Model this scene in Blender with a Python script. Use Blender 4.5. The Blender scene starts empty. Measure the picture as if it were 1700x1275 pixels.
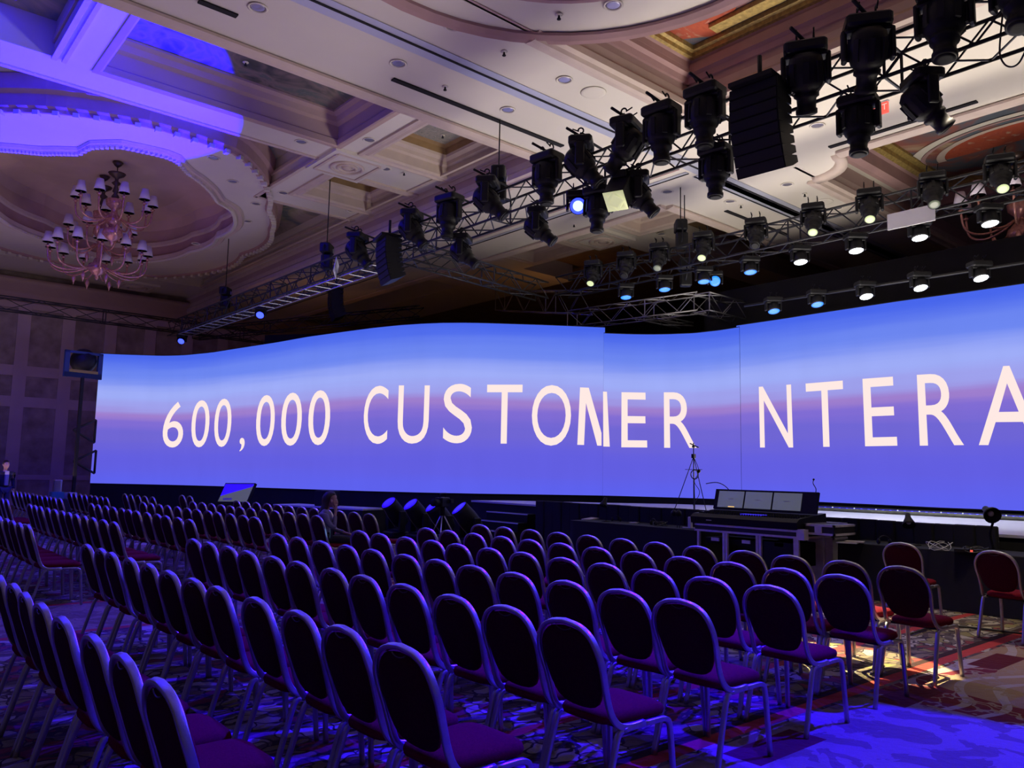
import bpy, bmesh, math, random
from mathutils import Vector, Matrix, Euler
random.seed(7)
PI = math.pi
C = bpy.context.scene.collection

# ------------------------------------------------------------------ camera
H = 1.64
FPX = 1316.0
CAM_PITCH, CAM_ROLL, CAM_YAW = math.radians(6.44), math.radians(1.15), math.radians(49.3)
def _basis():
    p, r, y = CAM_PITCH, CAM_ROLL, CAM_YAW
    f = Vector((math.cos(y)*math.cos(p), math.sin(y)*math.cos(p), math.sin(p)))
    right = Vector((math.sin(y), -math.cos(y), 0))
    up = right.cross(f)
    return right*math.cos(r)+up*math.sin(r), up*math.cos(r)-right*math.sin(r), f
CR, CU, CF = _basis()
cam_data = bpy.data.cameras.new('camera'); cam = bpy.data.objects.new('camera', cam_data); C.objects.link(cam)
cam_data.sensor_fit = 'HORIZONTAL'; cam_data.sensor_width = 36; cam_data.lens = 36*FPX/1700
cam_data.clip_start = 0.05; cam_data.clip_end = 300
m = Matrix((CR, CU, -CF)).transposed().to_4x4(); m.translation = Vector((0, 0, H)); cam.matrix_world = m
bpy.context.scene.camera = cam

def ray(x, y): return CR*(x-850)+CU*(637.5-y)+CF*FPX
def atz(x, y, z): d = ray(x, y); v = d*((z-H)/d.z); return Vector((v.x, v.y, z))
def atx(x, y, X): d = ray(x, y); v = d*(X/d.x); return Vector((v.x, v.y, v.z+H))
def aty(x, y, Y): d = ray(x, y); v = d*(Y/d.y); return Vector((v.x, v.y, v.z+H))
def proj(P):
    v = Vector(P)-Vector((0, 0, H)); a = v.dot(CF)
    return 850+FPX*v.dot(CR)/a, 637.5-FPX*v.dot(CU)/a

# ------------------------------------------------------------------ world, exposure, lights
sc = bpy.context.scene
sc.view_settings.view_transform = 'Standard'; sc.view_settings.look = 'None'
sc.view_settings.gamma = 1.0; sc.view_settings.exposure = 0.0; sc.view_settings.use_curve_mapping = False
w = bpy.data.worlds.new('world'); sc.world = w; w.use_nodes = True
w.node_tree.nodes['Background'].inputs[0].default_value = (0.32, 0.24, 0.42, 1)
w.node_tree.nodes['Background'].inputs[1].default_value = 0.10

def lamp(kind, name, loc, target, power, color, size=0.1, angle=30, blend=0.3, spread=None, sy=None):
    l = bpy.data.lights.new(name, kind); o = bpy.data.objects.new(name, l); C.objects.link(o)
    l.energy = power; l.color = color
    o.location = loc
    if kind == 'SPOT': l.spot_size = math.radians(angle); l.spot_blend = blend; l.shadow_soft_size = size
    elif kind == 'AREA':
        l.size = size
        if sy: l.shape = 'RECTANGLE'; l.size_y = sy
        if spread: l.spread = math.radians(spread)
    else: l.shadow_soft_size = size
    if target is not None:
        o.rotation_euler = (Vector(target)-Vector(loc)).to_track_quat('-Z', 'Y').to_euler()
    return o
BLUE = (0.012, 0.0, 1.0)
# blue beams from the front truss over the seating and the open carpet
BCH = (0.02, 0.0, 1.0)
lamp('SPOT', 'blue_beam', (8.6, 1.6, 8.0), (3.0, 1.6, 0), 16000, BLUE, 0.04, 39, 0.08)
lamp('SPOT', 'blue_beam', (8.6, 6.2, 8.0), (3.3, 5.4, 0), 10000, BCH, 0.08, 44, 0.5)
lamp('SPOT', 'blue_beam', (9.2, 11.5, 6.2), (3.0, 8.6, 0), 4500, BCH, 0.08, 46, 0.6)
lamp('SPOT', 'blue_beam', (9.2, 9.5, 6.2), (6.6, 6.2, 0), 2600, BCH, 0.08, 60, 0.8)
lamp('SPOT', 'blue_beam', (9.2, 17.0, 6.2), (3.5, 15, 0), 1700, (0.12, 0.05, 1.0), 0.12, 70, 0.8)
# floor moving head throwing its beam on the coffers
lamp('SPOT', 'blue_ceiling_beam', (9.9, 19.6, 1.3), (1.8, 18.0, 9.4), 120000, (0.004, 0.0, 1.0), 0.05, 46, 0.06)
# warm pool on the carpet by the front row
lamp('SPOT', 'warm_pool', (9.0, 7.9, 5.6), (7.3, 3.6, 0), 13000, (1.0, 0.88, 0.42), 0.02, 11, 0.15)
lamp('SPOT', 'warm_wash', (9.6, 3.5, 6.0), (10.2, 2.6, 0), 760, (1.0, 0.84, 0.62), 0.3, 72, 0.8)
for x, y in ((1640, 362), (1524, 388), (1419, 408), (1327, 428)):
    p = atx(x, y+8, 15.0); lamp('SPOT', 'stage_wash', p, (p.x+0.6, p.y, 0.9), 520, (0.86, 0.9, 1.0), 0.12, 75, 0.8)
# unseen area lamps added to fill the ceiling, standing in for bounced light
def up_area(name, loc, power, color, sx, sy):
    o = lamp('AREA', name, loc, None, power, color, sx, sy=sy); o.rotation_euler = (PI, 0, 0); return o
up_area('stage_bounce_fill', (14.2, 6.5, 1.5), 900, (1.0, 0.90, 0.76), 2.4, 11.0)
up_area('hall_bounce_fill', (5.0, 12.0, 1.3), 170, (0.86, 0.62, 0.82), 8.0, 14.0)  # added fill over the seats
up_area('hall_bounce_fill', (3.0, 25.0, 1.3), 190, (0.90, 0.60, 0.74), 7.0, 10.0)
lamp('POINT', 'backstage_lamp', (12.6, 27.0, 4.8), None, 60, (1.0, 0.42, 0.10), 0.3)
lamp('POINT', 'backstage_lamp', (20.5, 22.0, 7.5), None, 14, (1.0, 0.42, 0.12), 0.3)

# ------------------------------------------------------------------ materials
def nodes_of(m): return m.node_tree.nodes, m.node_tree.links
def mat(name, col, rough=0.6, metal=0.0, var=0.0, scale=8.0, bump=0.0, bscale=60.0, emit=None, estr=0, spec=0.5, sheen=0):
    m = bpy.data.materials.new(name); m.use_nodes = True; N, L = nodes_of(m); b = N['Principled BSDF']
    b.inputs['Base Color'].default_value = (*col, 1); b.inputs['Roughness'].default_value = rough
    b.inputs['Metallic'].default_value = metal; b.inputs['Specular IOR Level'].default_value = spec
    if sheen: b.inputs['Sheen Weight'].default_value = sheen
    tc = N.new('ShaderNodeTexCoord')
    if var:
        n = N.new('ShaderNodeTexNoise'); n.inputs['Scale'].default_value = scale; n.inputs['Detail'].default_value = 4
        L.new(tc.outputs['Object'], n.inputs['Vector'])
        r = N.new('ShaderNodeValToRGB'); r.color_ramp.elements[0].position = .3; r.color_ramp.elements[1].position = .7
        r.color_ramp.elements[0].color = (*[c*(1-var) for c in col], 1); r.color_ramp.elements[1].color = (*[min(1, c*(1+var)) for c in col], 1)
        L.new(n.outputs['Fac'], r.inputs[0]); L.new(r.outputs[0], b.inputs['Base Color'])
    if bump:
        n = N.new('ShaderNodeTexNoise'); n.inputs['Scale'].default_value = bscale
        L.new(tc.outputs['Object'], n.inputs['Vector'])
        bn = N.new('ShaderNodeBump'); bn.inputs['Strength'].default_value = bump; bn.inputs['Distance'].default_value = .01
        L.new(n.outputs['Fac'], bn.inputs['Height']); L.new(bn.outputs[0], b.inputs['Normal'])
    if emit:
        b.inputs['Emission Color'].default_value = (*emit, 1); b.inputs['Emission Strength'].default_value = estr
    return m
M = {}
M['plaster'] = mat('plaster', (.66, .61, .54), .8, var=.03, scale=.7)
M['molding'] = mat('molding', (.58, .47, .41), .7, var=.06, scale=3)
M['rose'] = mat('rose_plaster', (.42, .26, .26), .75, var=.08, scale=2)
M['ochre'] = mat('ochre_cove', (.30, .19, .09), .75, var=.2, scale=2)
M['fascia'] = mat('fascia', (.46, .33, .30), .8, var=.05, scale=1.2)
M['gilt'] = mat('gilt', (.42, .30, .10), .45, .3, var=.3, scale=14, bump=.6, bscale=20)
M['dome'] = mat('dome_brown', (.62, .46, .38), .85, var=.25, scale=.35)
M['wall'] = mat('wallcover', (.34, .28, .23), .85, var=.3, scale=2.2)
M['wall_rib'] = mat('wall_rib', (.55, .44, .42), .8, var=.1, scale=1)
M['black'] = mat('black_paint', (.010, .010, .012), .5, bump=.15, spec=.22)
M['rubber'] = mat('rubber', (.014, .014, .016), .7, spec=.2)
M['drape'] = mat('black_drape', (.008, .008, .010), .95, var=.2, scale=3, bump=.3, bscale=6)
M['dark'] = mat('dark_void', (.010, .009, .012), .95)
M['alu'] = mat('brushed_aluminium', (.50, .48, .50), .33, .85, var=.08, scale=30, bump=.08, bscale=140)
M['truss'] = mat('black_truss', (.022, .022, .026), .45, .3, spec=.35)
M['trusslight'] = mat('grey_truss', (.30, .30, .33), .4, .7)
M['fabric'] = mat('burgundy_fabric', (.15, .007, .018), .95, var=.18, scale=90, bump=.3, bscale=240, spec=.05)
M['backfab'] = mat('burgundy_backing', (.055, .004, .010), .95, var=.2, scale=70, bump=.25, bscale=200, spec=.1)
M['stage'] = mat('stage_floor', (.50, .49, .52), .5, var=.06, scale=1.5)
M['case'] = mat('case_laminate', (.02, .02, .022), .5)
M['white'] = mat('white_card', (.62, .62, .66), .6)
M['brass'] = mat('rose_glass', (.62, .30, .26), .22, .35, var=.3, scale=18)
M['shade'] = mat('lamp_shade', (.72, .66, .80), .9)
M['bronze'] = mat('bronze', (.10, .07, .06), .4, .5)
M['screenglass'] = mat('dark_glass', (.10, .10, .09), .3, emit=(.09, .10, .08), estr=.8)
M['blueprint'] = mat('blue_console_light', (.02, .02, .3), .4, emit=(.05, .03, 1), estr=.8)
M['alumat'] = mat('matt_aluminium', (.66, .62, .70), .5, .25, var=.1, scale=12)
M['paper'] = mat('paper', (.45, .40, .42), .7)
M['skin'] = mat('skin', (.50, .30, .24), .55, var=.05, scale=20)
M['hair'] = mat('dark_hair', (.022, .013, .010), .5, var=.3, scale=60, bump=.5, bscale=90)
M['sweater'] = mat('grey_sweater', (.22, .20, .27), .95, var=.12, scale=50, bump=.5, bscale=120)
M['trousers'] = mat('black_trousers', (.012, .012, .018), .8)
M['jacket'] = mat('navy_jacket', (.02, .02, .05), .8)
M['shirt'] = mat('pale_shirt', (.40, .38, .55), .8)
M['jeans'] = mat('jeans', (.05, .05, .16), .85)
M['liftblue'] = mat('blue_steel', (.010, .035, .11), .5)
M['yellow'] = mat('yellow_paint', (.28, .22, .04), .6)
M['teal'] = mat('teal_plastic', (.04, .22, .25), .5)
M['cable'] = mat('cable', (.02, .02, .02), .5)
M['whitecable'] = mat('white_cable', (.5, .5, .5), .5)
M['redplastic'] = mat('red_plastic', (.5, .03, .02), .5)
M['olive'] = mat('footlight_strip', (.10, .10, .06), .6, var=.3, scale=8)
def glow(name, col, s, body=(.1, .1, .1)): return mat(name, body, .4, emit=col, estr=s)
M['lens_white'] = glow('lens_white', (.85, .95, 1), 9)
M['lens_blue'] = glow('lens_azure', (.01, .17, 1), 2.3)
M['lens_deep'] = glow('lens_deep_blue', (.016, .028, 1), 5, (.02, .02, .1))
M['lens_core'] = glow('lens_core', (.30, .42, 1), 3)
M['lens_far'] = glow('lens_far', (.03, .05, 1), 4, (.02, .02, .1))
M['lens_floor'] = glow('lens_floor_blue', (.015, .0, 1), 1.3)
M['lens_warm'] = glow('lens_warm', (.75, .85, .42), 1.0)
M['lens_dim'] = glow('lens_dim', (.22, .26, .16), .6)
M['exitred'] = glow('exit_red', (1, .12, .08), .9, (.3, .02, .02))
M['exitwhite'] = glow('exit_white', (1, .5, .45), 1.0)
M['led_blue'] = glow('led_blue', (.03, .03, 1), 1.4)
M['led_bed'] = glow('led_bed', (.006, .0, .5), .8, (.01, .01, .05))
M['led_dot'] = glow('led_dot', (.8, .85, .7), 1.2)
M['phone'] = glow('phone_screen', (.25, .5, .9), 1.2)
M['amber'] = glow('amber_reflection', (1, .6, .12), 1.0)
M['lenslamp'] = mat('downlight_reflector', (.45, .42, .52), .25, .6)

def carpet_mat():
    m = bpy.data.materials.new('patterned_carpet'); m.use_nodes = True; N, L = nodes_of(m); b = N['Principled BSDF']
    b.inputs['Roughness'].default_value = .95; b.inputs['Specular IOR Level'].default_value = .15
    geo = N.new('ShaderNodeNewGeometry'); sep = N.new('ShaderNodeSeparateXYZ'); L.new(geo.outputs['Position'], sep.inputs[0])
    def math_(op, a, b_=None, c=None):
        n = N.new('ShaderNodeMath'); n.operation = op
        for i, v in enumerate((a, b_, c)):
            if v is None: continue
            if isinstance(v, (int, float)): n.inputs[i].default_value = v
            else: L.new(v, n.inputs[i])
        return n.outputs[0]
    def mix(f, a, b_):
        n = N.new('ShaderNodeMix'); n.data_type = 'RGBA'
        if isinstance(f, (int, float)): n.inputs[0].default_value = f
        else: L.new(f, n.inputs[0])
        for i, v in ((6, a), (7, b_)):
            if isinstance(v, tuple): n.inputs[i].default_value = (*v, 1)
            else: L.new(v, n.inputs[i])
        return n.outputs[2]
    def noise(scale, detail=3, dist=0.0):
        n = N.new('ShaderNodeTexNoise'); n.inputs['Scale'].default_value = scale; n.inputs['Detail'].default_value = detail
        n.inputs['Distortion'].default_value = dist; L.new(geo.outputs['Position'], n.inputs['Vector']); return n
    def vor(scale, feat='DISTANCE_TO_EDGE', warp=.35, wscale=2.0):
        nz = noise(wscale, 2); sub = N.new('ShaderNodeVectorMath'); sub.operation = 'SCALE'; sub.inputs['Scale'].default_value = warp
        L.new(nz.outputs['Color'], sub.inputs[0]); ad = N.new('ShaderNodeVectorMath'); L.new(geo.outputs['Position'], ad.inputs[0]); L.new(sub.outputs[0], ad.inputs[1])
        v = N.new('ShaderNodeTexVoronoi'); v.feature = feat; v.inputs['Scale'].default_value = scale; L.new(ad.outputs[0], v.inputs['Vector']); return v
    def step(v, t): return math_('GREATER_THAN', v, t)
    # seating field: cream ground, leafy dark veins, olive and rose patches
    veins = vor(5.2, warp=.55, wscale=3.0); vcol = vor(5.2, 'F1', .55, 3.0)
    v1 = math_('LESS_THAN', veins.outputs['Distance'], .05)
    patch = N.new('ShaderNodeSeparateColor'); L.new(vcol.outputs['Color'], patch.inputs[0])
    field = mix(step(patch.outputs[0], .62), (.40, .36, .27), (.20, .15, .11))
    field = mix(step(patch.outputs[1], .74), field, (.22, .05, .05))
    field = mix(step(patch.outputs[2], .80), field, (.24, .21, .09))
    swirl = N.new('ShaderNodeTexWave'); swirl.wave_type = 'RINGS'; swirl.inputs['Scale'].default_value = 1.3; swirl.inputs['Distortion'].default_value = 9; swirl.inputs['Detail'].default_value = 1.5
    L.new(geo.outputs['Position'], swirl.inputs['Vector'])
    field = mix(math_('MULTIPLY', step(swirl.outputs['Fac'], .80), .8), field, (.07, .05, .05))
    field = mix(v1, field, (.05, .035, .04))
    # aisle field: tan ground with burgundy scroll medallions and pale leaves
    big = noise(.55, 1, .3); sc1 = N.new('ShaderNodeTexWave'); sc1.wave_type = 'RINGS'; sc1.inputs['Scale'].default_value = .8; sc1.inputs['Distortion'].default_value = 14; sc1.inputs['Detail'].default_value = 1.0
    sc1.inputs['Detail Scale'].default_value = .8; L.new(geo.outputs['Position'], sc1.inputs['Vector'])
    aisle = mix(step(big.outputs['Fac'], .47), (.30, .20, .13), (.16, .020, .035))
    lf = step(sc1.outputs['Fac'], .84)
    aisle = mix(lf, aisle, (.36, .30, .30))
    lv = vor(2.6, warp=.5, wscale=4.0); aisle = mix(math_('LESS_THAN', lv.outputs['Distance'], .035), aisle, (.30, .22, .17))
    Y = sep.outputs['Y']
    plain = noise(3.2, 3, .8); pr = mix(step(plain.outputs['Fac'], .52), (.25, .19, .15), (.17, .12, .09))
    near = math_('LESS_THAN', math_('ADD', sep.outputs['X'], math_('MULTIPLY', plain.outputs['Fac'], .3)), 6.45)
    aisle = mix(near, aisle, pr)
    def band(y, hw): return math_('LESS_THAN', math_('ABSOLUTE', math_('SUBTRACT', Y, y)), hw)
    isaisle = math_('LESS_THAN', Y, 3.0)
    col = mix(isaisle, field, aisle)
    # second aisle beyond the first block
    ia = math_('LESS_THAN', math_('ABSOLUTE', math_('SUBTRACT', Y, 9.8)), .95)
    col = mix(ia, col, aisle)
    X = sep.outputs['X']
    dk = math_('LESS_THAN', math_('ABSOLUTE', math_('SUBTRACT', math_('MODULO', math_('ADD', X, 40.0), 1.9), .9)), .38)
    dk2 = math_('MULTIPLY', dk, band(2.78, .13)); col = mix(dk2, col, (.10, .012, .02))
    for y, hw, c in ((3.14, .095, (.045, .02, .02)), (3.10, .06, (.46, .055, .045)), (3.95, .05, (.40, .05, .045)), (8.9, .06, (.40, .05, .045)), (10.7, .06, (.40, .05, .045))):
        col = mix(band(y, hw), col, c)
    fine = noise(160, 2); fr = N.new('ShaderNodeMapRange'); L.new(fine.outputs['Fac'], fr.inputs[0]); fr.inputs[3].default_value = .7; fr.inputs[4].default_value = 1.25
    mul = N.new('ShaderNodeMix'); mul.data_type = 'RGBA'; mul.blend_type = 'MULTIPLY'; mul.inputs[0].default_value = 1
    L.new(col, mul.inputs[6]); L.new(fr.outputs[0], mul.inputs[7]); L.new(mul.outputs[2], b.inputs['Base Color'])
    wv = noise(14, 2, .4); bn = N.new('ShaderNodeBump'); bn.inputs['Strength'].default_value = .5; bn.inputs['Distance'].default_value = .03
    L.new(wv.outputs['Fac'], bn.inputs['Height']); L.new(bn.outputs[0], b.inputs['Normal'])
    return m
M['carpet'] = carpet_mat()

def paint_mat(name, cols, scale=.9, dist=1.2):
    m = bpy.data.materials.new(name); m.use_nodes = True; N, L = nodes_of(m); b = N['Principled BSDF']; b.inputs['Roughness'].default_value = .85
    geo = N.new('ShaderNodeNewGeometry'); n = N.new('ShaderNodeTexNoise'); n.inputs['Scale'].default_value = scale; n.inputs['Detail'].default_value = 6; n.inputs['Distortion'].default_value = dist
    L.new(geo.outputs['Position'], n.inputs['Vector']); r = N.new('ShaderNodeValToRGB'); L.new(n.outputs['Fac'], r.inputs[0]); e = r.color_ramp.elements
    e[0].position = .28; e[0].color = (*cols[0], 1); e[1].position = .74; e[1].color = (*cols[-1], 1)
    for i, c in enumerate(cols[1:-1]): q = e.new(.28+.46*(i+1)/(len(cols)-1)); q.color = (*c, 1)
    L.new(r.outputs[0], b.inputs['Base Color']); return m
M['sky_paint'] = paint_mat('painted_clouds', [(.10, .13, .15), (.20, .24, .26), (.38, .34, .26), (.46, .40, .36), (.20, .22, .18)])
M['dark_paint'] = paint_mat('dark_painting', [(.04, .05, .05), (.09, .09, .08), (.22, .17, .15), (.10, .13, .12), (.30, .26, .25)], .8, 2.0)
M['coffer_paint'] = paint_mat('scroll_painting', [(.16, .17, .16), (.34, .30, .26), (.22, .22, .20), (.42, .38, .33)], 2.6, 3.0)
M['red_paint'] = paint_mat('red_fan_painting', [(.36, .06, .03), (.46, .09, .04), (.40, .07, .04), (.55, .42, .30)], 1.6, 3.0)
M['slate_paint'] = paint_mat('slate_painting', [(.08, .09, .12), (.10, .12, .15), (.26, .08, .06), (.42, .36, .24)], .7, 1.5)

# LED wall: vertical gradient with a pale haze band and a rose line, seams between tiles
SZ0, SZ1 = 1.06, 5.55
def screen_mat():
    m = bpy.data.materials.new('led_wall_picture'); m.use_nodes = True; N, L = nodes_of(m)
    for n in list(N):
        if n.type != 'OUTPUT_MATERIAL': N.remove(n)
    out = [n for n in N if n.type == 'OUTPUT_MATERIAL'][0]
    em = N.new('ShaderNodeEmission'); L.new(em.outputs[0], out.inputs[0]); em.inputs[1].default_value = 1.0
    uv = N.new('ShaderNodeUVMap'); sep = N.new('ShaderNodeSeparateXYZ'); L.new(uv.outputs[0], sep.inputs[0])
    nz = N.new('ShaderNodeTexNoise'); nz.inputs['Scale'].default_value = 1.0; nz.inputs['Detail'].default_value = 3
    mp = N.new('ShaderNodeMapping'); mp.inputs['Scale'].default_value = (.5, 14, 1); L.new(uv.outputs[0], mp.inputs[0]); L.new(mp.outputs[0], nz.inputs['Vector'])
    ma = N.new('ShaderNodeMath'); ma.operation = 'MULTIPLY_ADD'; L.new(nz.outputs['Fac'], ma.inputs[0]); ma.inputs[1].default_value = .09
    ad = N.new('ShaderNodeMath'); ad.operation = 'SUBTRACT'; L.new(sep.outputs['Y'], ad.inputs[0]); ad.inputs[1].default_value = .045; L.new(ad.outputs[0], ma.inputs[2])
    r = N.new('ShaderNodeValToRGB'); L.new(ma.outputs[0], r.inputs[0]); r.color_ramp.interpolation = 'EASE'
    def s2l(c): return tuple(((v/255)/12.92 if v/255 <= .04045 else ((v/255+.055)/1.055)**2.4) for v in c)
    stops = [(0, (93, 97, 238)), (.18, (98, 94, 225)), (.38, (112, 102, 212)), (.47, (128, 108, 212)), (.525, (158, 126, 206)), (.60, (158, 160, 236)), (.69, (158, 172, 247)), (.84, (108, 134, 240)), (1.0, (72, 102, 236))]
    e = r.color_ramp.elements; e[0].position = 0; e[0].color = (*s2l(stops[0][1]), 1); e[1].position = 1; e[1].color = (*s2l(stops[-1][1]), 1)
    for p, c in stops[1:-1]: q = e.new(p); q.color = (*s2l(c), 1)
    # faint LED column texture
    wv = N.new('ShaderNodeTexNoise'); mp2 = N.new('ShaderNodeMapping'); mp2.inputs['Scale'].default_value = (3, 1, 1); L.new(uv.outputs[0], mp2.inputs[0]); L.new(mp2.outputs[0], wv.inputs['Vector']); wv.inputs['Scale'].default_value = 2
    mr = N.new('ShaderNodeMapRange'); L.new(wv.outputs['Fac'], mr.inputs[0]); mr.inputs[3].default_value = .96; mr.inputs[4].default_value = 1.04
    mx = N.new('ShaderNodeMix'); mx.data_type = 'RGBA'; mx.blend_type = 'MULTIPLY'; mx.inputs[0].default_value = 1; L.new(r.outputs[0], mx.inputs[6]); L.new(mr.outputs[0], mx.inputs[7])
    L.new(mx.outputs[2], em.inputs[0]); return m
M['ledwall'] = screen_mat()
def pure_emit(name, col, s):
    m = bpy.data.materials.new(name); m.use_nodes = True; N, L = nodes_of(m)
    for n in list(N):
        if n.type != 'OUTPUT_MATERIAL': N.remove(n)
    out = [n for n in N if n.type == 'OUTPUT_MATERIAL'][0]; em = N.new('ShaderNodeEmission'); em.inputs[0].default_value = (*col, 1); em.inputs[1].default_value = s
    L.new(em.outputs[0], out.inputs[0]); return m
M['lettering'] = pure_emit('led_lettering', (1.0, .82, .78), 1.0)

# ------------------------------------------------------------------ mesh builder
class MB:
    def __init__(s): s.v = []; s.f = []; s.m = []; s.mats = []; s.smooth = []; s.cur = 0; s.sm = False
    def mat(s, name):
        mt = M[name]
        if mt not in s.mats: s.mats.append(mt)
        s.cur = s.mats.index(mt); return s
    def add(s, vs, fs, smooth=None):
        o = len(s.v); s.v += [tuple(v) for v in vs]
        for f in fs: s.f.append(tuple(i+o for i in f)); s.m.append(s.cur); s.smooth.append(s.sm if smooth is None else smooth)
        return s
    def box(s, a, b, mtx=None):
        x0, y0, z0 = a; x1, y1, z1 = b
        vs = [Vector(p) for p in ((x0,y0,z0),(x1,y0,z0),(x1,y1,z0),(x0,y1,z0),(x0,y0,z1),(x1,y0,z1),(x1,y1,z1),(x0,y1,z1))]
        if mtx is not None: vs = [mtx @ v for v in vs]
        return s.add(vs, [(0,3,2,1),(4,5,6,7),(0,1,5,4),(1,2,6,5),(2,3,7,6),(3,0,4,7)], False)
    def rbox(s, a, b, r, mtx=None, seg=3):   # box rounded in its XY outline with chamfered rims
        x0, y0, z0 = a; x1, y1, z1 = b; r = min(r, (x1-x0)/2.01, (y1-y0)/2.01)
        def loop(ins, z):
            out = []
            for cx, cy, a0 in ((x1-r, y1-r, 0), (x0+r, y1-r, 90), (x0+r, y0+r, 180), (x1-r, y0+r, 270)):
                for k in range(seg+1):
                    t = math.radians(a0+90*k/seg); rr = max(r-ins, .0005); out.append(Vector((cx+rr*math.cos(t), cy+rr*math.sin(t), z)))
            return out
        e = min(r*.5, (z1-z0)*.3)
        loops = [loop(e, z0), loop(0, z0+e), loop(0, z1-e), loop(e, z1)]
        if mtx is not None: loops = [[mtx @ v for v in l] for l in loops]
        return s.loft(loops, True, True)
    def loft(s, loops, cap0=False, cap1=False, closed=True, smooth=None):
        n = len(loops[0]); vs = [v for l in loops for v in l]; fs = []
        for i in range(len(loops)-1):
            for j in range(n if closed else n-1):
                k = (j+1) % n; fs.append((i*n+j, i*n+k, (i+1)*n+k, (i+1)*n+j))
        if cap0: fs.append(tuple(reversed(range(n))))
        if cap1: fs.append(tuple((len(loops)-1)*n+j for j in range(n)))
        return s.add(vs, fs, smooth)
    def tube(s, pts, r, n=6, caps=True):
        pts = [Vector(p) for p in pts]
        rs = r if isinstance(r, (list, tuple)) else [r]*len(pts)
        loops = []; ref = None
        for i, p in enumerate(pts):
            t = (pts[min(i+1, len(pts)-1)]-pts[max(i-1, 0)]).normalized()
            if ref is None:
                ref = Vector((0, 0, 1)) if abs(t.z) < .9 else Vector((1, 0, 0))
            nn = (ref-t*ref.dot(t)).normalized(); ref = nn; bb = t.cross(nn)
            loops.append([p+nn*rs[i]*math.cos(2*PI*k/n)+bb*rs[i]*math.sin(2*PI*k/n) for k in range(n)])
        return s.loft(loops, caps, caps, True, n > 5)
    def sweep(s, pts, prof, nref, caps=True):   # prof: (along nref, along binormal)
        pts = [Vector(p) for p in pts]; loops = []; nref = Vector(nref)
        for i, p in enumerate(pts):
            t = (pts[min(i+1, len(pts)-1)]-pts[max(i-1, 0)]).normalized()
            nn = (nref-t*nref.dot(t)).normalized(); bb = t.cross(nn)
            loops.append([p+nn*a+bb*b for a, b in prof])
        return s.loft(loops, caps, caps, True, True)
    def lathe(s, prof, mtx=None, n=16, smooth=True):
        loops = []
        for r, z in prof:
            l = [Vector((max(r, .0003)*math.cos(2*PI*k/n), max(r, .0003)*math.sin(2*PI*k/n), z)) for k in range(n)]
            loops.append([mtx @ v for v in l] if mtx is not None else l)
        return s.loft(loops, True, True, True, smooth)
    def ball(s, c, r, mtx=None, n=12, sz=1.0):
        prof = [(r*math.sin(PI*k/8), -r*sz*math.cos(PI*k/8)) for k in range(9)]
        T = Matrix.Translation(Vector(c)); return s.lathe(prof, T if mtx is None else mtx @ T, n)
    def build(s, name, parent=None, loc=None, rot=None, default=None):
        me = bpy.data.meshes.new(name); me.from_pydata(s.v, [], s.f); me.update()
        if not s.mats and default: s.mats = [M[default]]
        for mt in s.mats: me.materials.append(mt)
        me.polygons.foreach_set('material_index', s.m); me.polygons.foreach_set('use_smooth', s.smooth)
        bm = bmesh.new(); bm.from_mesh(me); bmesh.ops.recalc_face_normals(bm, faces=bm.faces); bm.to_mesh(me); bm.free()
        o = bpy.data.objects.new(name, me); C.objects.link(o)
        if parent: o.parent = parent
        if loc is not None: o.location = loc
        if rot is not None: o.rotation_euler = rot
        return o
def mb(name=None):
    b = MB()
    if name: b.mat(name)
    return b
def tag(o, label=None, cat=None, group=None, kind=None):
    if label: o['label'] = label
    if cat: o['category'] = cat
    if group: o['group'] = group
    if kind: o['kind'] = kind
    return o
def thing(name, label, cat, loc=(0, 0, 0), rz=0, group=None):
    o = bpy.data.objects.new(name, None); C.objects.link(o); o.empty_display_size = .1
    o.location = loc; o.rotation_euler = (0, 0, rz); return tag(o, label, cat, group)
def struct(b, name, default=None):
    return tag(b.build(name, default=default), kind='structure')
def kids(o): return list(o.children)
def copy_tree(o, parent=None):
    c = o.copy(); C.objects.link(c)
    if parent: c.parent = parent; c.matrix_parent_inverse = o.matrix_parent_inverse.copy()
    for ch in kids(o): copy_tree(ch, c)
    return c
def crom(pts, n=4):
    P = [Vector(p) for p in pts]; out = []
    for i in range(len(P)-1):
        a, b, c, d = P[max(i-1, 0)], P[i], P[i+1], P[min(i+2, len(P)-1)]
        for k in range(n):
            t = k/n; out.append(.5*((2*b)+(-a+c)*t+(2*a-5*b+4*c-d)*t*t+(-a+3*b-3*c+d)*t**3))
    out.append(P[-1]); return out
def Rz(a): return Matrix.Rotation(a, 4, 'Z')
def Rx(a): return Matrix.Rotation(a, 4, 'X')
def Ry(a): return Matrix.Rotation(a, 4, 'Y')
def T(*p): return Matrix.Translation(Vector(p if len(p) == 3 else p[0]))
ORD = ['first','second','third','fourth','fifth','sixth','seventh','eighth','ninth','tenth','eleventh','twelfth','thirteenth','fourteenth','fifteenth','sixteenth']

# ================================================================== SETTING
XW0, XW1, YW0, YW1 = -14.0, 30.0, -10.0, 37.0
Z0, Z1, Z2 = 8.64, 9.34, 10.15
b = mb('carpet'); b.add([(XW0, YW0, 0), (XW1, YW0, 0), (XW1, YW1, 0), (XW0, YW1, 0)], [(0, 1, 2, 3)]); struct(b, 'floor')
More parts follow.
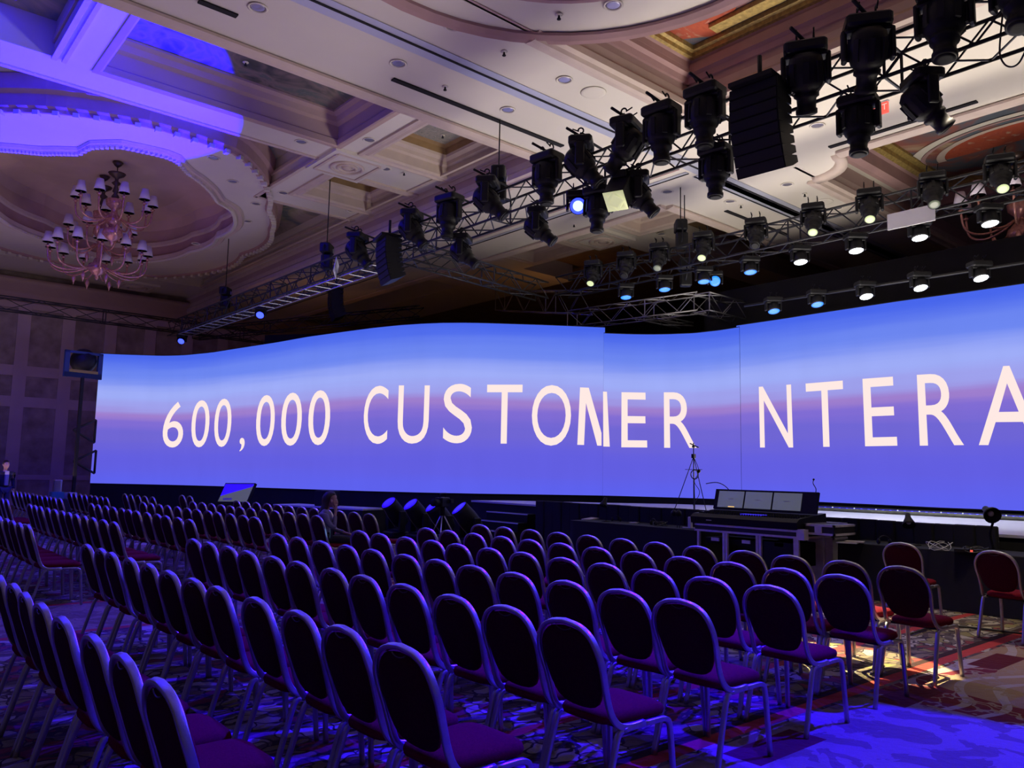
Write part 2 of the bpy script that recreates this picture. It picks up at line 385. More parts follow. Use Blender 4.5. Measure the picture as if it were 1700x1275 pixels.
# walls
b = mb('wall'); b.box((XW0, YW1, 0), (XW1, YW1+.2, 10.3)); struct(b, 'wall_left')
b = mb('dark'); b.box((XW1, YW0, 0), (XW1+.2, YW1, 10.3)); struct(b, 'wall_back')
b = mb('wall_rib')
for k in range(-3, 12): b.box((k*1.62+.55, YW1-.06, 0), (k*1.62+1.02, YW1, 8.1))
for z in (0.05, 1.0, 3.9, 5.15, 7.9): b.box((XW0, YW1-.05, z), (XW1, YW1, z+(.42 if z > 2 else .2)))
struct(b, 'trim_1')
b = mb('fascia'); b.sweep([(XW0, YW1-.05, 8.55), (XW1, YW1-.05, 8.55)], [(.5, 0), (.5, .5), (.3, .5), (.25, .36), (.08, .3), (0, .15), (-.1, .1), (-.35, .08), (-.4, 0)], (0, 0, 1)); struct(b, 'trim_2')

# flat main ceiling: two crossing bands, deck above everything
b = mb('plaster')
b.box((XW0, 8.93, Z0), (XW1, 12.6, Z0+.12)); b.box((12.0, 12.6, Z0), (16.0, YW1, Z0+.12)); b.box((12.0, YW0, Z0), (16.0, 8.93, Z0+.12))
struct(b, 'ceiling')
b = mb('fascia')   # fascias rising from the flat ceiling to the coffered level
b.box((XW0, 12.56, Z0), (12.0, 12.64, Z2)); b.box((11.96, 12.6, Z0), (12.04, YW1, Z2))
b.box((XW0, 8.89, Z0), (12.0, 8.97, Z2)); b.box((11.96, YW0, Z0), (12.04, 8.93, Z2))
b.box((15.96, 12.6, Z0), (16.04, YW1, Z2)); b.box((16.0, 12.56, Z0), (XW1, 12.64, Z2))
b.box((15.96, YW0, Z0), (16.04, 8.0, Z2)); b.box((17.0, 8.97, Z0), (XW1, 9.05, Z2))
struct(b, 'ceiling')

# ---- moulding runs: straight cornice profile below the ceiling edge
def run(p0, p1, side, z, prof, name, matn='molding'):
    p0, p1 = Vector((*p0, z)), Vector((*p1, z)); bb = mb(matn); sd = Vector((*side, 0))
    loops = [[p+sd*a+Vector((0, 0, h)) for a, h in prof] for p in (p0, p1)]
    bb.loft(loops, True, True); return struct(bb, name)
CORN = [(0, .35), (-.02, .10), (-.10, .06), (-.10, 0), (-.22, -.02), (-.22, -.07), (-.08, -.10), (.02, -.10), (.05, -.04), (.12, 0), (.12, .12), (.05, .2), (.05, .35)]
tn = [3]
def nt(): tn[0] += 1; return 'trim_%d' % tn[0]
# side vector points into the recess
run((XW0, 12.6), (12.0, 12.6), (0, 1), Z0, CORN, nt()); run((12.0, 12.6), (12.0, YW1), (-1, 0), Z0, CORN, nt())
run((8.0, 8.93), (12.0, 8.93), (0, -1), Z0, CORN, nt()); run((12.0, YW0), (12.0, 8.93), (-1, 0), Z0, CORN, nt())
run((16.0, 12.6), (16.0, YW1), (1, 0), Z0, CORN, nt()); run((16.0, 12.6), (XW1, 12.6), (0, 1), Z0, CORN, nt())
run((16.0, YW0), (16.0, 7.9), (1, 0), Z0, CORN, nt()); run((17.0, 9.0), (XW1, 9.0), (0, -1), Z0, CORN, nt())
# upper step under the coffered level on the faces that look at the hall
run((XW0, 8.93), (12.0, 8.93), (0, -1), Z1-.12, [(0, .2), (0, -.1), (.10, -.1), (.13, 0), (.22, .03), (.22, .2)], nt(), 'rose')
run((12.0, YW0), (12.0, 8.93), (-1, 0), Z1-.12, [(0, .2), (0, -.1), (.10, -.1), (.13, 0), (.22, .03), (.22, .2)], nt(), 'rose')
run((12.0, 12.6), (12.0, YW1), (-1, 0), Z1-.10, [(0, .1), (0, -.06), (.06, -.06), (.09, .02), (.09, .1)], nt(), 'molding')
# curved notch of the right far recess
b = mb('plaster'); pts = [Vector((17.0-1.0*math.cos(t), 9.0-1.05*math.sin(t)*1.0, Z0)) for t in [PI/2*k/8 for k in range(9)]]
arc = [Vector((16.0+1.0*math.sin(t), 9.0-1.05*math.cos(t), Z0)) for t in [PI/2*k/8 for k in range(9)]]
b.add([Vector((16.0, 9.0, Z0))]+arc, [(0, i+1, i+2) for i in range(8)])
b.mat('molding'); b.sweep(arc, [(.3, 0), (.12, .03), (.0, .1), (-.1, .1), (-.1, -.12), (0, -.16), (.15, -.1), (.35, -.06)], (0, 0, 1)); struct(b, nt())

# ---- coffered level
def slab(b, x0, x1, y0, y1, z=Z1, z2=Z2):
    if x1 > x0 and y1 > y0: b.box((x0, y0, z), (x1, y1, z2))
def slab_holes(b, x0, x1, y0, y1, holes):   # holes sorted along y inside one strip
    y = y0
    for hx0, hx1, hy0, hy1 in holes:
        slab(b, x0, x1, y, hy0); slab(b, x0, hx0, hy0, hy1); slab(b, hx1, x1, hy0, hy1); y = hy1
    slab(b, x0, x1, y, y1)
HA, HB = (9.5, 11.72, 14.05, 16.4), (9.5, 11.72, 18.3, 20.2)
b = mb('plaster')
slab_holes(b, 8.64, 12.0, 12.6, 21.4, [HA, HB])
slab(b, XW0, 8.64, 16.6, 17.6); slab(b, 2.62, 3.4, 12.6, 16.6); slab(b, XW0, 2.62, 12.6, 12.9)
slab(b, 11.74, 12.0, 21.4, 34.2); slab(b, XW0, 12.0, 34.2, YW1); slab(b, XW0, -2.0, 17.6, 34.2)
struct(b, 'ceiling')
HC = (16.9, 18.9, 13.6, 15.9); HD = (16.9, 18.9, 18.6, 20.9)
b = mb('plaster'); slab_holes(b, 16.0, 19.36, 12.6, 26, [HC, HD]); slab(b, 19.36, XW1, 15.7, 17.3); slab(b, 19.36, 22, 22, YW1); struct(b, 'ceiling')
HE = (9.2, 11.85, 2.0, 8.72)
b = mb('plaster'); slab_holes(b, 9.0, 12.0, YW0, 8.93, [HE]); struct(b, 'ceiling')
HF = (16.9, 23.0, 1.6, 8.5)
b = mb('plaster'); slab_holes(b, 16.0, 25.0, YW0, 9.0, [HF]); slab(b, 25, XW1, 5.5, 9.0); struct(b, 'ceiling')
# painted decks
def deck(x0, x1, y0, y1, z, mt):
    bb = mb(mt); bb.box((x0, y0, z), (x1, y1, z+.05)); return struct(bb, 'ceiling')
deck(3.4, 8.64, 12.6, 16.6, 10.05, 'dark_paint'); deck(XW0, 2.62, 12.9, 16.6, 10.05, 'sky_paint')
deck(9.0, 12, 13.5, 17, 10.0, 'coffer_paint'); deck(9.0, 12, 18, 20.6, 10.0, 'coffer_paint')
deck(16.3, 19.2, 13, 16.2, 10.0, 'rose'); deck(16.3, 19.2, 18.2, 21.2, 10.0, 'rose'); deck(19.36, XW1, 12.6, 15.7, 10.0, 'ochre'); deck(19.36, XW1, 17.3, YW1, 10.0, 'ochre')
deck(9.0, 12, 1.8, 8.9, 9.69, 'slate_paint'); deck(XW0, 9.0, YW0, 8.93, 10.0, 'plaster')
deck(16.6, 24, 1.4, 8.6, 9.95, 'slate_paint'); deck(25, XW1, YW0, 5.5, 10.0, 'plaster')
b = mb('dark'); b.box((XW0, YW0, 11.3), (XW1, YW1, 11.4)); struct(b, 'ceiling')
# coffer linings
COFF = [(-.30, 0), (-.30, -.05), (-.22, -.07), (-.16, -.03), (-.10, -.06), (-.02, -.05), (.012, 0), (.03, .22), (.10, .26), (.12, .34), (.22, .40), (.24, .46)]
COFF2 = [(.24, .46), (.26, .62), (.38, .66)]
def lining(h, prof, mt, name=None, z=Z1):
    x0, x1, y0, y1 = h; bb = mb(mt)
    loops = [[Vector((x0+i, y0+i, z+d)), Vector((x1-i, y0+i, z+d)), Vector((x1-i, y1-i, z+d)), Vector((x0+i, y1-i, z+d))] for i, d in prof]
    bb.loft(loops); return struct(bb, name or nt())
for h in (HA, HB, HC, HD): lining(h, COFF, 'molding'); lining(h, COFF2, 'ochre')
lining(HE, [(-.2, 0), (-.2, -.05), (-.08, -.06), (0, -.02), (.012, .0), (.015, .12), (.05, .16)], 'rose'); lining(HE, [(.05, .16), (.12, .17), (.13, .24), (.2, .26), (.2, .36)], 'gilt')
for h in (HF,): lining(h, [(-.28, 0), (-.28, -.05), (-.15, -.06), (.012, 0), (.015, .3), (.08, .34)], 'rose'); lining(h, [(.08, .34), (.2, .38), (.2, .5), (.34, .54), (.34, .62)], 'gilt')
lining((3.4, 8.64, 12.6, 16.6), [(-.1, -.03), (.02, -.04), (.06, -.02), (.06, .12), (.02, .16), (.03, .46), (.14, .5), (.18, .62), (.3, .66), (.3, .75)], 'fascia')
b = mb('plaster'); b.box((10.35, 2.2, 9.63), (10.55, 7.2, 9.70)); b.box((9.4, 7.2, 9.63), (10.55, 7.4, 9.70)); b.mat('gilt'); b.box((11.25, 2.2, 9.60), (11.5, 7.9, 9.70)); b.mat('red_paint'); b.lathe([(.001, 9.675), (.75, 9.68), (.75, 9.69)], T(10.95, 8.0, 0), 5); struct(b, nt())
# small cornice where the coffer A strip meets the painted field
b = mb('molding'); 
for z, w_ in ((Z1-.03, .10), (Z1+.30, .07)):
    b.box((2.58, 12.7, z-.04), (2.68, 16.6, z+.08)); b.box((2.76, 12.7, z-.04), (2.84, 16.6, z+.04)); b.box((XW0, 17.55, z), (8.64, 17.66, z+.08)); b.box((8.58, 17.6, z), (8.68, 21.4, z+.08)); b.box((8.6, 21.33, z), (11.8, 21.46, z+.08)); b.box((11.68, 21.4, z), (11.78, 34.2, z+.08))
b.box((12-.5, 12.7, Z1-.04), (12-.42, 34, Z1))
struct(b, nt())
# medallion panels on the beam crossings
def medallion(cx, cy, s=.74, z=Z1):
    bb = mb('plaster'); bb.box((cx-s, cy-s*1.08, z-.09), (cx+s, cy+s*1.08, z+.02)); bb.mat('molding')
    for sx in (-1, 1):
        bb.box((cx+sx*s*.80-.035, cy-s*.82, z-.12), (cx+sx*s*.80+.035, cy+s*.82, z-.09)); bb.box((cx-s*.8, cy+sx*s*.86-.03, z-.11), (cx+s*.8, cy+sx*s*.86+.03, z-.09))
    for r in (.46, .27):
        ring = [Vector((cx+r*s*1.15*math.cos(2*PI*k/24), cy+r*s*1.15*math.sin(2*PI*k/24), z-.10)) for k in range(25)]; bb.tube(ring, .045, 6)
    bb.lathe([(0, -.14), (.12, -.13), (.14, -.09)], T(cx, cy, z), 16)
    return struct(bb, nt())
for c in ((9.36, 17.45), (9.5, 35.9), (18.65, 17.3)): medallion(*c)
# painted ornament arcs: the red fan
b = mb('red_paint'); c0 = Vector((18.2, 5.2, 9.93))
def fan(b, r0, r1, z, mt):
    b.mat(mt); n = 24
    for k in range(n):
        a0, a1 = PI*k/n+PI/2, PI*(k+1)/n+PI/2
        def q(r, a): return Vector((21.3+r*.75*math.cos(a), 5.9+r*1.15*math.sin(a), z))
        b.add([q(r0, a0), q(r1, a0), q(r1, a1), q(r0, a1)], [(0, 1, 2, 3)])
fan(b, 0, 1.55, 9.93, 'red_paint'); fan(b, 1.55, 1.72, 9.90, 'molding'); fan(b, 1.72, 1.95, 9.915, 'slate_paint'); fan(b, 1.95, 2.05, 9.90, 'rose'); fan(b, 2.05, 2.3, 9.92, 'plaster'); struct(b, nt())
# dome ring of the near right recess: flat annulus at main level
b = mb('plaster'); cx, cy = 6.0, 6.1; n = 48
def cp(r, z, k): a = 2*PI*k/n; return Vector((cx+r*math.cos(a), cy+r*math.sin(a), z))
b.loft([[cp(2.4, Z0+.02, k) for k in range(n)], [cp(3.45, Z0+.02, k) for k in range(n)]])
b.loft([[cp(2.4, Z0, k) for k in range(n)], [cp(2.4, 10.0, k) for k in range(n)]])
b.mat('rose')
b.loft([[cp(r, z, k) for k in range(n)] for r, z in ((3.40, Z0+.0), (3.40, Z0-.05), (3.48, Z0-.10), (3.54, Z0-.04), (3.62, Z0-.08), (3.70, Z0-.02), (3.72, Z0+.12), (3.80, Z0+.14), (3.84, Z0+.3), (3.84, Z0+.7))])
b.loft([[cp(r, z, k) for k in range(n)] for r, z in ((2.55, Z0+.01), (2.52, Z0-.06), (2.42, Z0-.08), (2.36, Z0), (2.34, Z0+.3))])
struct(b, nt())

# ---- the big dome with lobed opening
DC = Vector((5.7, 26.3))
inner = [(2.58,22.4),(3.4,21.94),(4.11,21.3),(4.14,20.74),(4.72,20.1),(5.93,19.95),(6.46,20.7),(7.31,21.5),(7.9,22.4),(8.53,22.88),(8.93,23.65),(9.25,26),(9.2,28.5),(8.6,31),(7.6,32),(6.53,31.7),(5.04,30.5),(3.49,28.8),(2.4,27.8),(1.7,25.5),(1.9,23.4)]
outer = [(9.27,22.16),(10.23,24.08),(10.7,27.57),(10.71,31.2),(9.6,33.4),(7,34),(4,33),(1.5,31),(.3,28),(.2,24),(1.3,21.2),(3.2,19.2),(5,18.5),(7,18.7),(8.4,20.3)]
def radial(poly):
    A = sorted([(math.atan2(y-DC.y, x-DC.x), math.hypot(x-DC.x, y-DC.y)) for x, y in poly])
    A = [(A[-1][0]-2*PI, A[-1][1])]+A+[(A[0][0]+2*PI, A[0][1])]
    def f(a):
        for (a0, r0), (a1, r1) in zip(A, A[1:]):
            if a0 <= a <= a1: return r0+(r1-r0)*(a-a0)/(a1-a0)
        return A[0][1]
    return f
fi, fo = radial(inner), radial(outer); n = 120
AN = [-PI+2*PI*k/n for k in range(n)]
def dl(f, off, z): return [Vector((DC.x+(f(a)+off)*math.cos(a), DC.y+(f(a)+off)*math.sin(a), z)) for a in AN]
b = mb('plaster'); b.loft([dl(fi, 0, Z1), dl(fo, 0, Z1)])
b.mat('rose'); b.loft([dl(fo, -.06, Z1), dl(fo, -.04, Z1-.06), dl(fo, .06, Z1-.08), dl(fo, .10, Z1), dl(fo, .16, Z1+.04), dl(fo, .18, Z1+.3), dl(fo, .3, Z1+.36), dl(fo, .34, Z1+.7)])
b.mat('molding'); b.loft([dl(fi, .28, Z1-.01), dl(fi, .22, Z1-.07), dl(fi, .10, Z1-.04), dl(fi, .02, Z1-.08), dl(fi, -.03, Z1), dl(fi, -.03, Z1+.12)])
b.mat('rose'); b.loft([dl(fi, -.03, Z1+.12), dl(fi, .08, Z1+.2), dl(fi, .10, Z1+.5)])
b.mat('molding'); b.loft([dl(fi, .10, Z1+.5), dl(fi, .02, Z1+.54), dl(fi, .02, Z1+.66), dl(fi, .16, Z1+.72)])
b.mat('dome'); b.loft([dl(fi, .16, Z1+.72), dl(fi, .30, Z1+1.2), dl(fi, .2, Z1+1.56), dl(fi, -.6, Z1+1.75)]); 
top = dl(fi, -.6, Z1+1.75); b.add([Vector((DC.x, DC.y, Z1+1.8))]+top, [(0, i+1, (i+1) % n+1) for i in range(n)])
struct(b, 'ceiling')
# rope edge and dentils
b = mb('plaster')
lp = dl(fi, .0, Z1-.09)
for k in range(n):
    p, q = lp[k], lp[(k+1) % n]; m_ = 3
    for j in range(m_):
        c = p.lerp(q, (j+.5)/m_); a = math.atan2(q.y-p.y, q.x-p.x)
        b.box((-.035, -.045, -.035), (.035, .045, .035), T(c) @ Rz(a+.5))
lp = dl(fo, .08, Z1-.10)
for k in range(n):
    p, q = lp[k], lp[(k+1) % n]; c = p.lerp(q, .5); a = math.atan2(q.y-p.y, q.x-p.x)
    b.box((-.06, -.07, -.05), (.06, .07, .05), T(c) @ Rz(a))
struct(b, nt())
b = mb('sky_paint')   # painted spandrels around the ring
bx = [Vector((max(-2.2, min(11.9, DC.x+14*math.cos(a))), max(17.4, min(34.4, DC.y+14*math.sin(a))), 10.05)) for a in AN]
b.loft([dl(fo, .2, 10.05), bx]); struct(b, 'ceiling')

# ceiling tracks of the movable walls
def strip(p0, p1, w_, mt, z, h=.012):
    p0, p1 = Vector((*p0, z)), Vector((*p1, z)); d = (p1-p0).normalized(); s = Vector((-d.y, d.x, 0))*w_/2
    return [p0-s, p1-s, p1+s, p0+s], mt, h
b = mb()
M['track_pale'] = mat('track_enamel', (.55, .56, .66), .35, .25)
for (p0, p1, w_, mt, z) in (((XW0, 10.5), (XW1, 10.5), .42, 'track_pale', Z0-.02), ((XW0, 10.47), (XW1, 10.47), .05, 'dark', Z0-.035), ((14.8, 10.82), (XW1, 10.82), .04, 'dark', Z0-.035), ((14.8, 10.7), (XW1, 10.7), .36, 'track_pale', Z0-.02), ((14.5, 10.8), (14.5, YW1), .12, 'track_pale', Z0-.02), ((14.55, 10.8), (14.55, YW1), .03, 'dark', Z0-.035), ((14.2, 10.8), (14.2, YW1), .03, 'rose', Z0-.03)):
    v, mt, h = strip(p0, p1, w_, mt, z); b.mat(mt); b.add(v+[q+Vector((0, 0, h)) for q in v], [(0, 1, 2, 3), (4, 5, 6, 7), (0, 1, 5, 4), (2, 3, 7, 6), (1, 2, 6, 5), (0, 3, 7, 4)])
struct(b, nt())

# ================================================================== CEILING FITTINGS
def downlight(p, label, group='recessed ceiling downlights'):
    t = thing('recessed_downlight', label, 'ceiling light', p, 0, group)
    a = mb('plaster'); a.lathe([(.135, .0), (.155, -.012), (.14, -.022), (.12, -.015), (.118, .0)], None, 20); a.build('trim_ring', t)
    a = mb('lenslamp'); a.lathe([(.119, -.004), (.09, -.010), (.03, -.006), (.001, -.004)], None, 18); a.build('reflector', t); return t
first = None
DL = [(428,12,0,'by the slot vent at the top left'),(752,43,0,'at the top, left of the wall track'),(661,105,0,'left of the wall track above the long slot vent'),(937,132,0,'right of the wall track, left of the round speaker'),(843,182,0,'just right of the long slot vent'),(1018,8,0,'inside the curved ring at the top'),(1108,318,0,'right of the yellow-lit lamp housing'),(1212,334,0,'below the large speaker array, left'),(1357,208,0,'right of the large speaker array'),(1307,306,0,'below the large speaker array, right'),(1390,345,0,'beside the second round ceiling speaker'),(1297,368,0,'left of the second truss above the blue lamps'),
      (500,235,1,'on the beam left of the carved medallion'),(613,232,1,'between medallion and first painted coffer'),(640,280,1,'right of the carved medallion'),(470,320,1,'left of the second painted coffer'),(583,349,1,'below the second painted coffer'),(355,262,1,'on the dome ring, highest'),(386,301,1,'on the dome ring beside the scroll bracket'),(425,338,1,'on the dome ring at its right corner'),(411,367,1,'on the dome ring, right side middle'),(375,388,1,'on the dome ring, right side lower'),(325,404,1,'on the dome ring, lowest'),(1005,391,1,'in the far coffer left of the truss hoist'),(1098,388,1,'in the far coffer right of the beam')]
for x, y, lv, s in DL:
    p = atz(x, y, Z1 if lv else Z0)
    if first is None: first = downlight(p, 'round recessed downlight '+s)
    else:
        o = copy_tree(first); o.location = p; o['label'] = 'round recessed downlight '+s
def slot(x0, y0, x1, y1, s, along):
    p, q = atz(x0, y0, Z0), atz(x1, y1, Z0); a = mb('dark')
    if along == 'x': a.box((0, -.055, -.03), (q.x-p.x, .055, -.004))
    else: a.box((-.055, 0, -.03), (.055, q.y-p.y, -.004))
    o = a.build('slot_vent', loc=p); tag(o, s, 'vent', 'linear slot vents in the ceiling')
slot(652, 130, 935, 241, 'long black slot vent in the flat ceiling left of the wall track', 'x')
slot(330, 0, 393, 26, 'black slot vent cut by the top edge of the picture', 'x')
slot(1622, 167, 1376, 243, 'black slot vent above the red fan painting', 'y')
slot(893, 403, 735, 459, 'black slot vent below the middle of the front truss', 'y')
slot(1205, 349, 1300, 390, 'black slot vent ending at the second truss', 'x')
for x, y, s in ((985,153,'round white ceiling speaker right of the wall track'),(1367,335,'round white ceiling speaker near the second truss')):
    t = thing('ceiling_speaker', s, 'speaker', atz(x, y, Z0), 0, 'round ceiling speakers')
    mb('plaster').lathe([(.16, 0), (.24, -.006), (.225, -.02), (.17, -.02)], None, 24).build('rim', t)
    mb('molding').lathe([(.17, -.012), (.1, -.016), (.001, -.016)], None, 24).build('grille', t)
sp = None
for x, y, z, s in ((739,143,Z0,'beside the long slot vent'),(837,85,Z0,'between track and long slot vent'),(928,24,Z0,'left of the curved ring at the top'),(735,224,10.0,'in the first painted coffer'),(953,372,Z0,'above the far coffers'),(1230,340,Z0,'near the slot vent ending at the second truss'),(1336,321,Z0,'left of the second round speaker'),(671,286,Z1,'between the two painted coffers'),(408,103,Z1+.05,'on the panelled frieze of the dark painting')):
    if sp is None:
        sp = mb('plaster'); sp.lathe([(.05, 0), (.06, -.01), (.03, -.02)], None, 12); sp.mat('black'); sp.lathe([(.015, -.02), (.02, -.06), (.035, -.075), (.03, -.085)], None, 8); sp = sp.build('sprinkler_head', loc=atz(x, y, z)); o = sp
    else: o = sp.copy(); C.objects.link(o); o.location = atz(x, y, z)
    tag(o, 'small ceiling sprinkler '+s, 'sprinkler', 'ceiling sprinklers')
# exit sign
t = thing('exit_sign', 'small red lit exit sign on the ceiling behind the front truss lamps', 'sign', atz(1459, 182, Z0-.24))
mb('exitred').box((-.03, -.17, -.10), (.03, .17, .10)).build('sign_panel', t); mb('white').box((-.035, -.18, .10), (.035, .18, .13)).box((-.02, -.02, .12), (.02, .02, .24)).build('bracket', t)
def word_mesh(txt, mt, size, name, parent, M4, ext=.002):
    cu = bpy.data.curves.new(name, 'FONT'); cu.body = txt; cu.size = size; cu.extrude = ext; cu.align_x = 'CENTER'; cu.align_y = 'CENTER'
    ob = bpy.data.objects.new(name, cu); C.objects.link(ob); dg = bpy.context.evaluated_depsgraph_get(); me = bpy.data.meshes.new_from_object(ob.evaluated_get(dg)); bpy.data.objects.remove(ob)
    me.transform(M4); me.materials.clear(); me.materials.append(M[mt]); o = bpy.data.objects.new(name, me); C.objects.link(o); o.parent = parent; return o
word_mesh('EXIT', 'exitwhite', .16, 'lettering', t, T(-.034, 0, 0) @ Rz(-PI/2) @ Rx(PI/2))

# ================================================================== LED WALL
def interp(tab, x):
    if x <= tab[0][0]: return tab[0][1]+(x-tab[0][0])*(tab[1][1]-tab[0][1])/(tab[1][0]-tab[0][0])
    for (a, ya), (b_, yb) in zip(tab, tab[1:]):
        if x <= b_: return ya+(yb-ya)*(x-a)/(b_-a)
    (a, ya), (b_, yb) = tab[-2], tab[-1]; return yb+(x-b_)*(yb-ya)/(b_-a)
BOT = [(149.5,802),(225,803.6),(288,805),(362,807),(436,809.6),(540,813),(600,815),(700,817.6),(800,819.6),(900,821),(999,822.6),(1060,824.2),(1129,826.2),(1186,828.2),(1260,830),(1335,832),(1441,836.8),(1559,842.5),(1700,848)]
TOPL = [(166.5,587),(195,588.4),(224.7,589.4),(267,590.8),(290,590.5),(309.4,589.6),(352,585.4),(404.7,577),(460,568.5),(510,559.5),(573.5,550.6),(620,544.5),(662,540.2),(700,537.6),(735,536.2),(770.6,536),(800,536.4),(841,537.7),(900,539.6),(950,541.6),(1000,543.7)]
TOPC = [(1000,553.3),(1046,555),(1080,555.4),(1109,555),(1152,553.3),(1194,548.6),(1231,542.7)]
TOPR = [(1231,539.6),(1300,529.5),(1347,522),(1494,500),(1600,485.5),(1700,471)]
def outline(x0, x1, tops, hs, step=12):
    out = []; k = int(max(2, (x1-x0)/step))
    for i in range(k+1):
        x = x0+(x1-x0)*i/k; yb = interp(BOT, x); xt = x
        for _ in range(6):
            lean = .0201+(850-x)/11667; yt = interp(tops, xt); xt = x+lean*(yb-yt)
        lo, hi = 4, 80     # distance at which a panel hs high spans both marks
        db, dt = ray(x, yb), ray(xt, yt)
        sb, st = db.z/math.hypot(db.x, db.y), dt.z/math.hypot(dt.x, dt.y)
        D = hs/(st-sb); hx = Vector((db.x, db.y)).normalized()*D
        out.append((hx.x, hx.y, H+sb*D, H+st*D))
    return out
HS = 4.49
def smooth_heights(o):
    return o
LEFT = outline(149.5, 1002.5, TOPL, 4.60); CEN = outline(1000.5, 1231, TOPC, 4.34); RIGHT = outline(1226, 1790, TOPR, 4.46)
def seg_pt(sec, px, py, off=.0):
    """where the sight line through a photo point meets a wall section"""
    d = ray(px, py); dx, dy = d.x, d.y; u = 0; best = None
    for (x0, y0, *_), (x1, y1, *_) in zip(sec, sec[1:]):
        den = dx*(y1-y0)-dy*(x1-x0)
        if abs(den) < 1e-9: continue
        k = (x0*(y1-y0)-y0*(x1-x0))/den; s = (x0*dy-y0*dx)/den if abs(den) > 0 else 0
        s = ((k*dx-x0)*(x1-x0)+(k*dy-y0)*(y1-y0))/((x1-x0)**2+(y1-y0)**2)
        if -1e-6 <= s <= 1+1e-6: best = Vector((k*dx, k*dy, H+k*d.z)); break
        c = min(abs(s), abs(s-1))
        if best is None or c < bc: best = Vector((k*dx, k*dy, H+k*d.z)); bc = c
    back = -Vector((dx, dy, 0)).normalized()*off
    return best+back
def ledwall(sec, label, name='led_wall', thick=.16):
    t = thing(name, label, 'screen', (sec[0][0], sec[0][1], 0), 0, 'curved sections of the giant LED wall'); base = Vector((sec[0][0], sec[0][1], 0))
    me = bpy.data.meshes.new('display'); vs = []; fs = []; us = []; u = 0
    for i, (x, y, zb, zt) in enumerate(sec):
        if i: u += math.hypot(x-sec[i-1][0], y-sec[i-1][1])
        vs += [Vector((x, y, zb))-base, Vector((x, y, zt))-base]; us.append(u)
    n = len(sec)
    for i in range(n-1): fs.append((2*i, 2*i+2, 2*i+3, 2*i+1))
    me.from_pydata(vs, [], fs); uvl = me.uv_layers.new(name='UVMap')
    for f in me.polygons:
        for li in f.loop_indices: vi = me.loops[li].vertex_index; uvl.data[li].uv = (us[vi//2]/4, vi % 2)
    me.materials.append(M['ledwall']); o = bpy.data.objects.new('display', me); C.objects.link(o); o.parent = t
    # cabinet behind the picture: back, rims and black skirt to the floor
    def outn(i):
        a, b_ = sec[max(i-1, 0)], sec[min(i+1, n-1)]; d = Vector((b_[0]-a[0], b_[1]-a[1], 0)).normalized(); q = Vector((-d.y, d.x, 0))
        return q if q.dot(Vector((sec[i][0], sec[i][1], 0))) > 0 else -q
    bb = mb('black'); L = []
    for i, (x, y, zb, zt) in enumerate(sec):
        f = Vector((x, y, 0))-base; q = outn(i); a = f+q*.004; c = f+q*thick
        L.append([Vector((a.x, a.y, zb)), Vector((a.x, a.y, zt)), Vector((a.x, a.y, zt+.02)), Vector((c.x, c.y, zt+.02)), Vector((c.x, c.y, zb-.02)), Vector((a.x, a.y, zb-.02))])
    bb.loft(L, True, True); bb.build('cabinet_frame', t)
    bb = mb('drape'); L = []
    for i, (x, y, zb, zt) in enumerate(sec):
        f = Vector((x, y, 0))-base; q = outn(i); a = f+q*min(.03, thick*.5); c = f+q*min(.1, thick)
        L.append([Vector((a.x, a.y, 0.0)), Vector((a.x, a.y, zb-.02)), Vector((c.x, c.y, zb-.02)), Vector((c.x, c.y, 0.0))])
    bb.loft(L, True, True); bb.build('skirt', t); return t
W1 = ledwall(LEFT, 'left curved LED wall section glowing blue, showing 600,000 CUSTO')
W2 = ledwall(CEN, 'middle LED wall section, slightly lower, showing ER', thick=.015)
W3 = ledwall(RIGHT, 'right LED wall section showing NTERA, cut by picture edge')
# lettering lies on the displays
glyphs = {}
def glyph(ch):
    if ch in glyphs: return glyphs[ch]
    cu = bpy.data.curves.new('g', 'FONT'); cu.body = ch; cu.resolution_u = 6
    ob = bpy.data.objects.new('g', cu); C.objects.link(ob); dg = bpy.context.evaluated_depsgraph_get(); me = bpy.data.meshes.new_from_object(ob.evaluated_get(dg)); bpy.data.objects.remove(ob)
    vs = [v.co.copy() for v in me.vertices]; fs = [tuple(p.vertices) for p in me.polygons]
    x0, x1 = min(v.x for v in vs), max(v.x for v in vs); y0, y1 = min(v.y for v in vs), max(v.y for v in vs)
    glyphs[ch] = ([((v.x-x0)/(x1-x0), (v.y-y0)/(y1-y0)) for v in vs], fs); return glyphs[ch]
def put_glyph(ch, tl, tr, bl, br, sec, wall):
    base = wall.location; vs, fs = glyph(ch); out = []
    # cut into narrow slices is unnecessary: letters are small against the bend
    for u, v in vs:
        tx, ty = tl[0]+(tr[0]-tl[0])*u, tl[1]+(tr[1]-tl[1])*u; bx_, by = bl[0]+(br[0]-bl[0])*u, bl[1]+(br[1]-bl[1])*u
        out.append(seg_pt(sec, bx_+(tx-bx_)*v, by+(ty-by)*v, .03)-base)
    me = bpy.data.meshes.new('letter'); me.from_pydata(out, [], fs); me.materials.append(M['lettering'])
    o = bpy.data.objects.new('letter', me); C.objects.link(o); o.parent = wall; return o
def box_glyph(ch, x0, y0, x1, y1, sec, wall, sl=0.0, dy=0.0):
    sh = (.0201+(850-(x0+x1)/2)/11667)*(y1-y0)/2
    return put_glyph(ch, (x0+sh*sl, y0+dy), (x1+sh*sl, y0-dy), (x0-sh*sl, y1), (x1-sh*sl, y1), sec, wall)
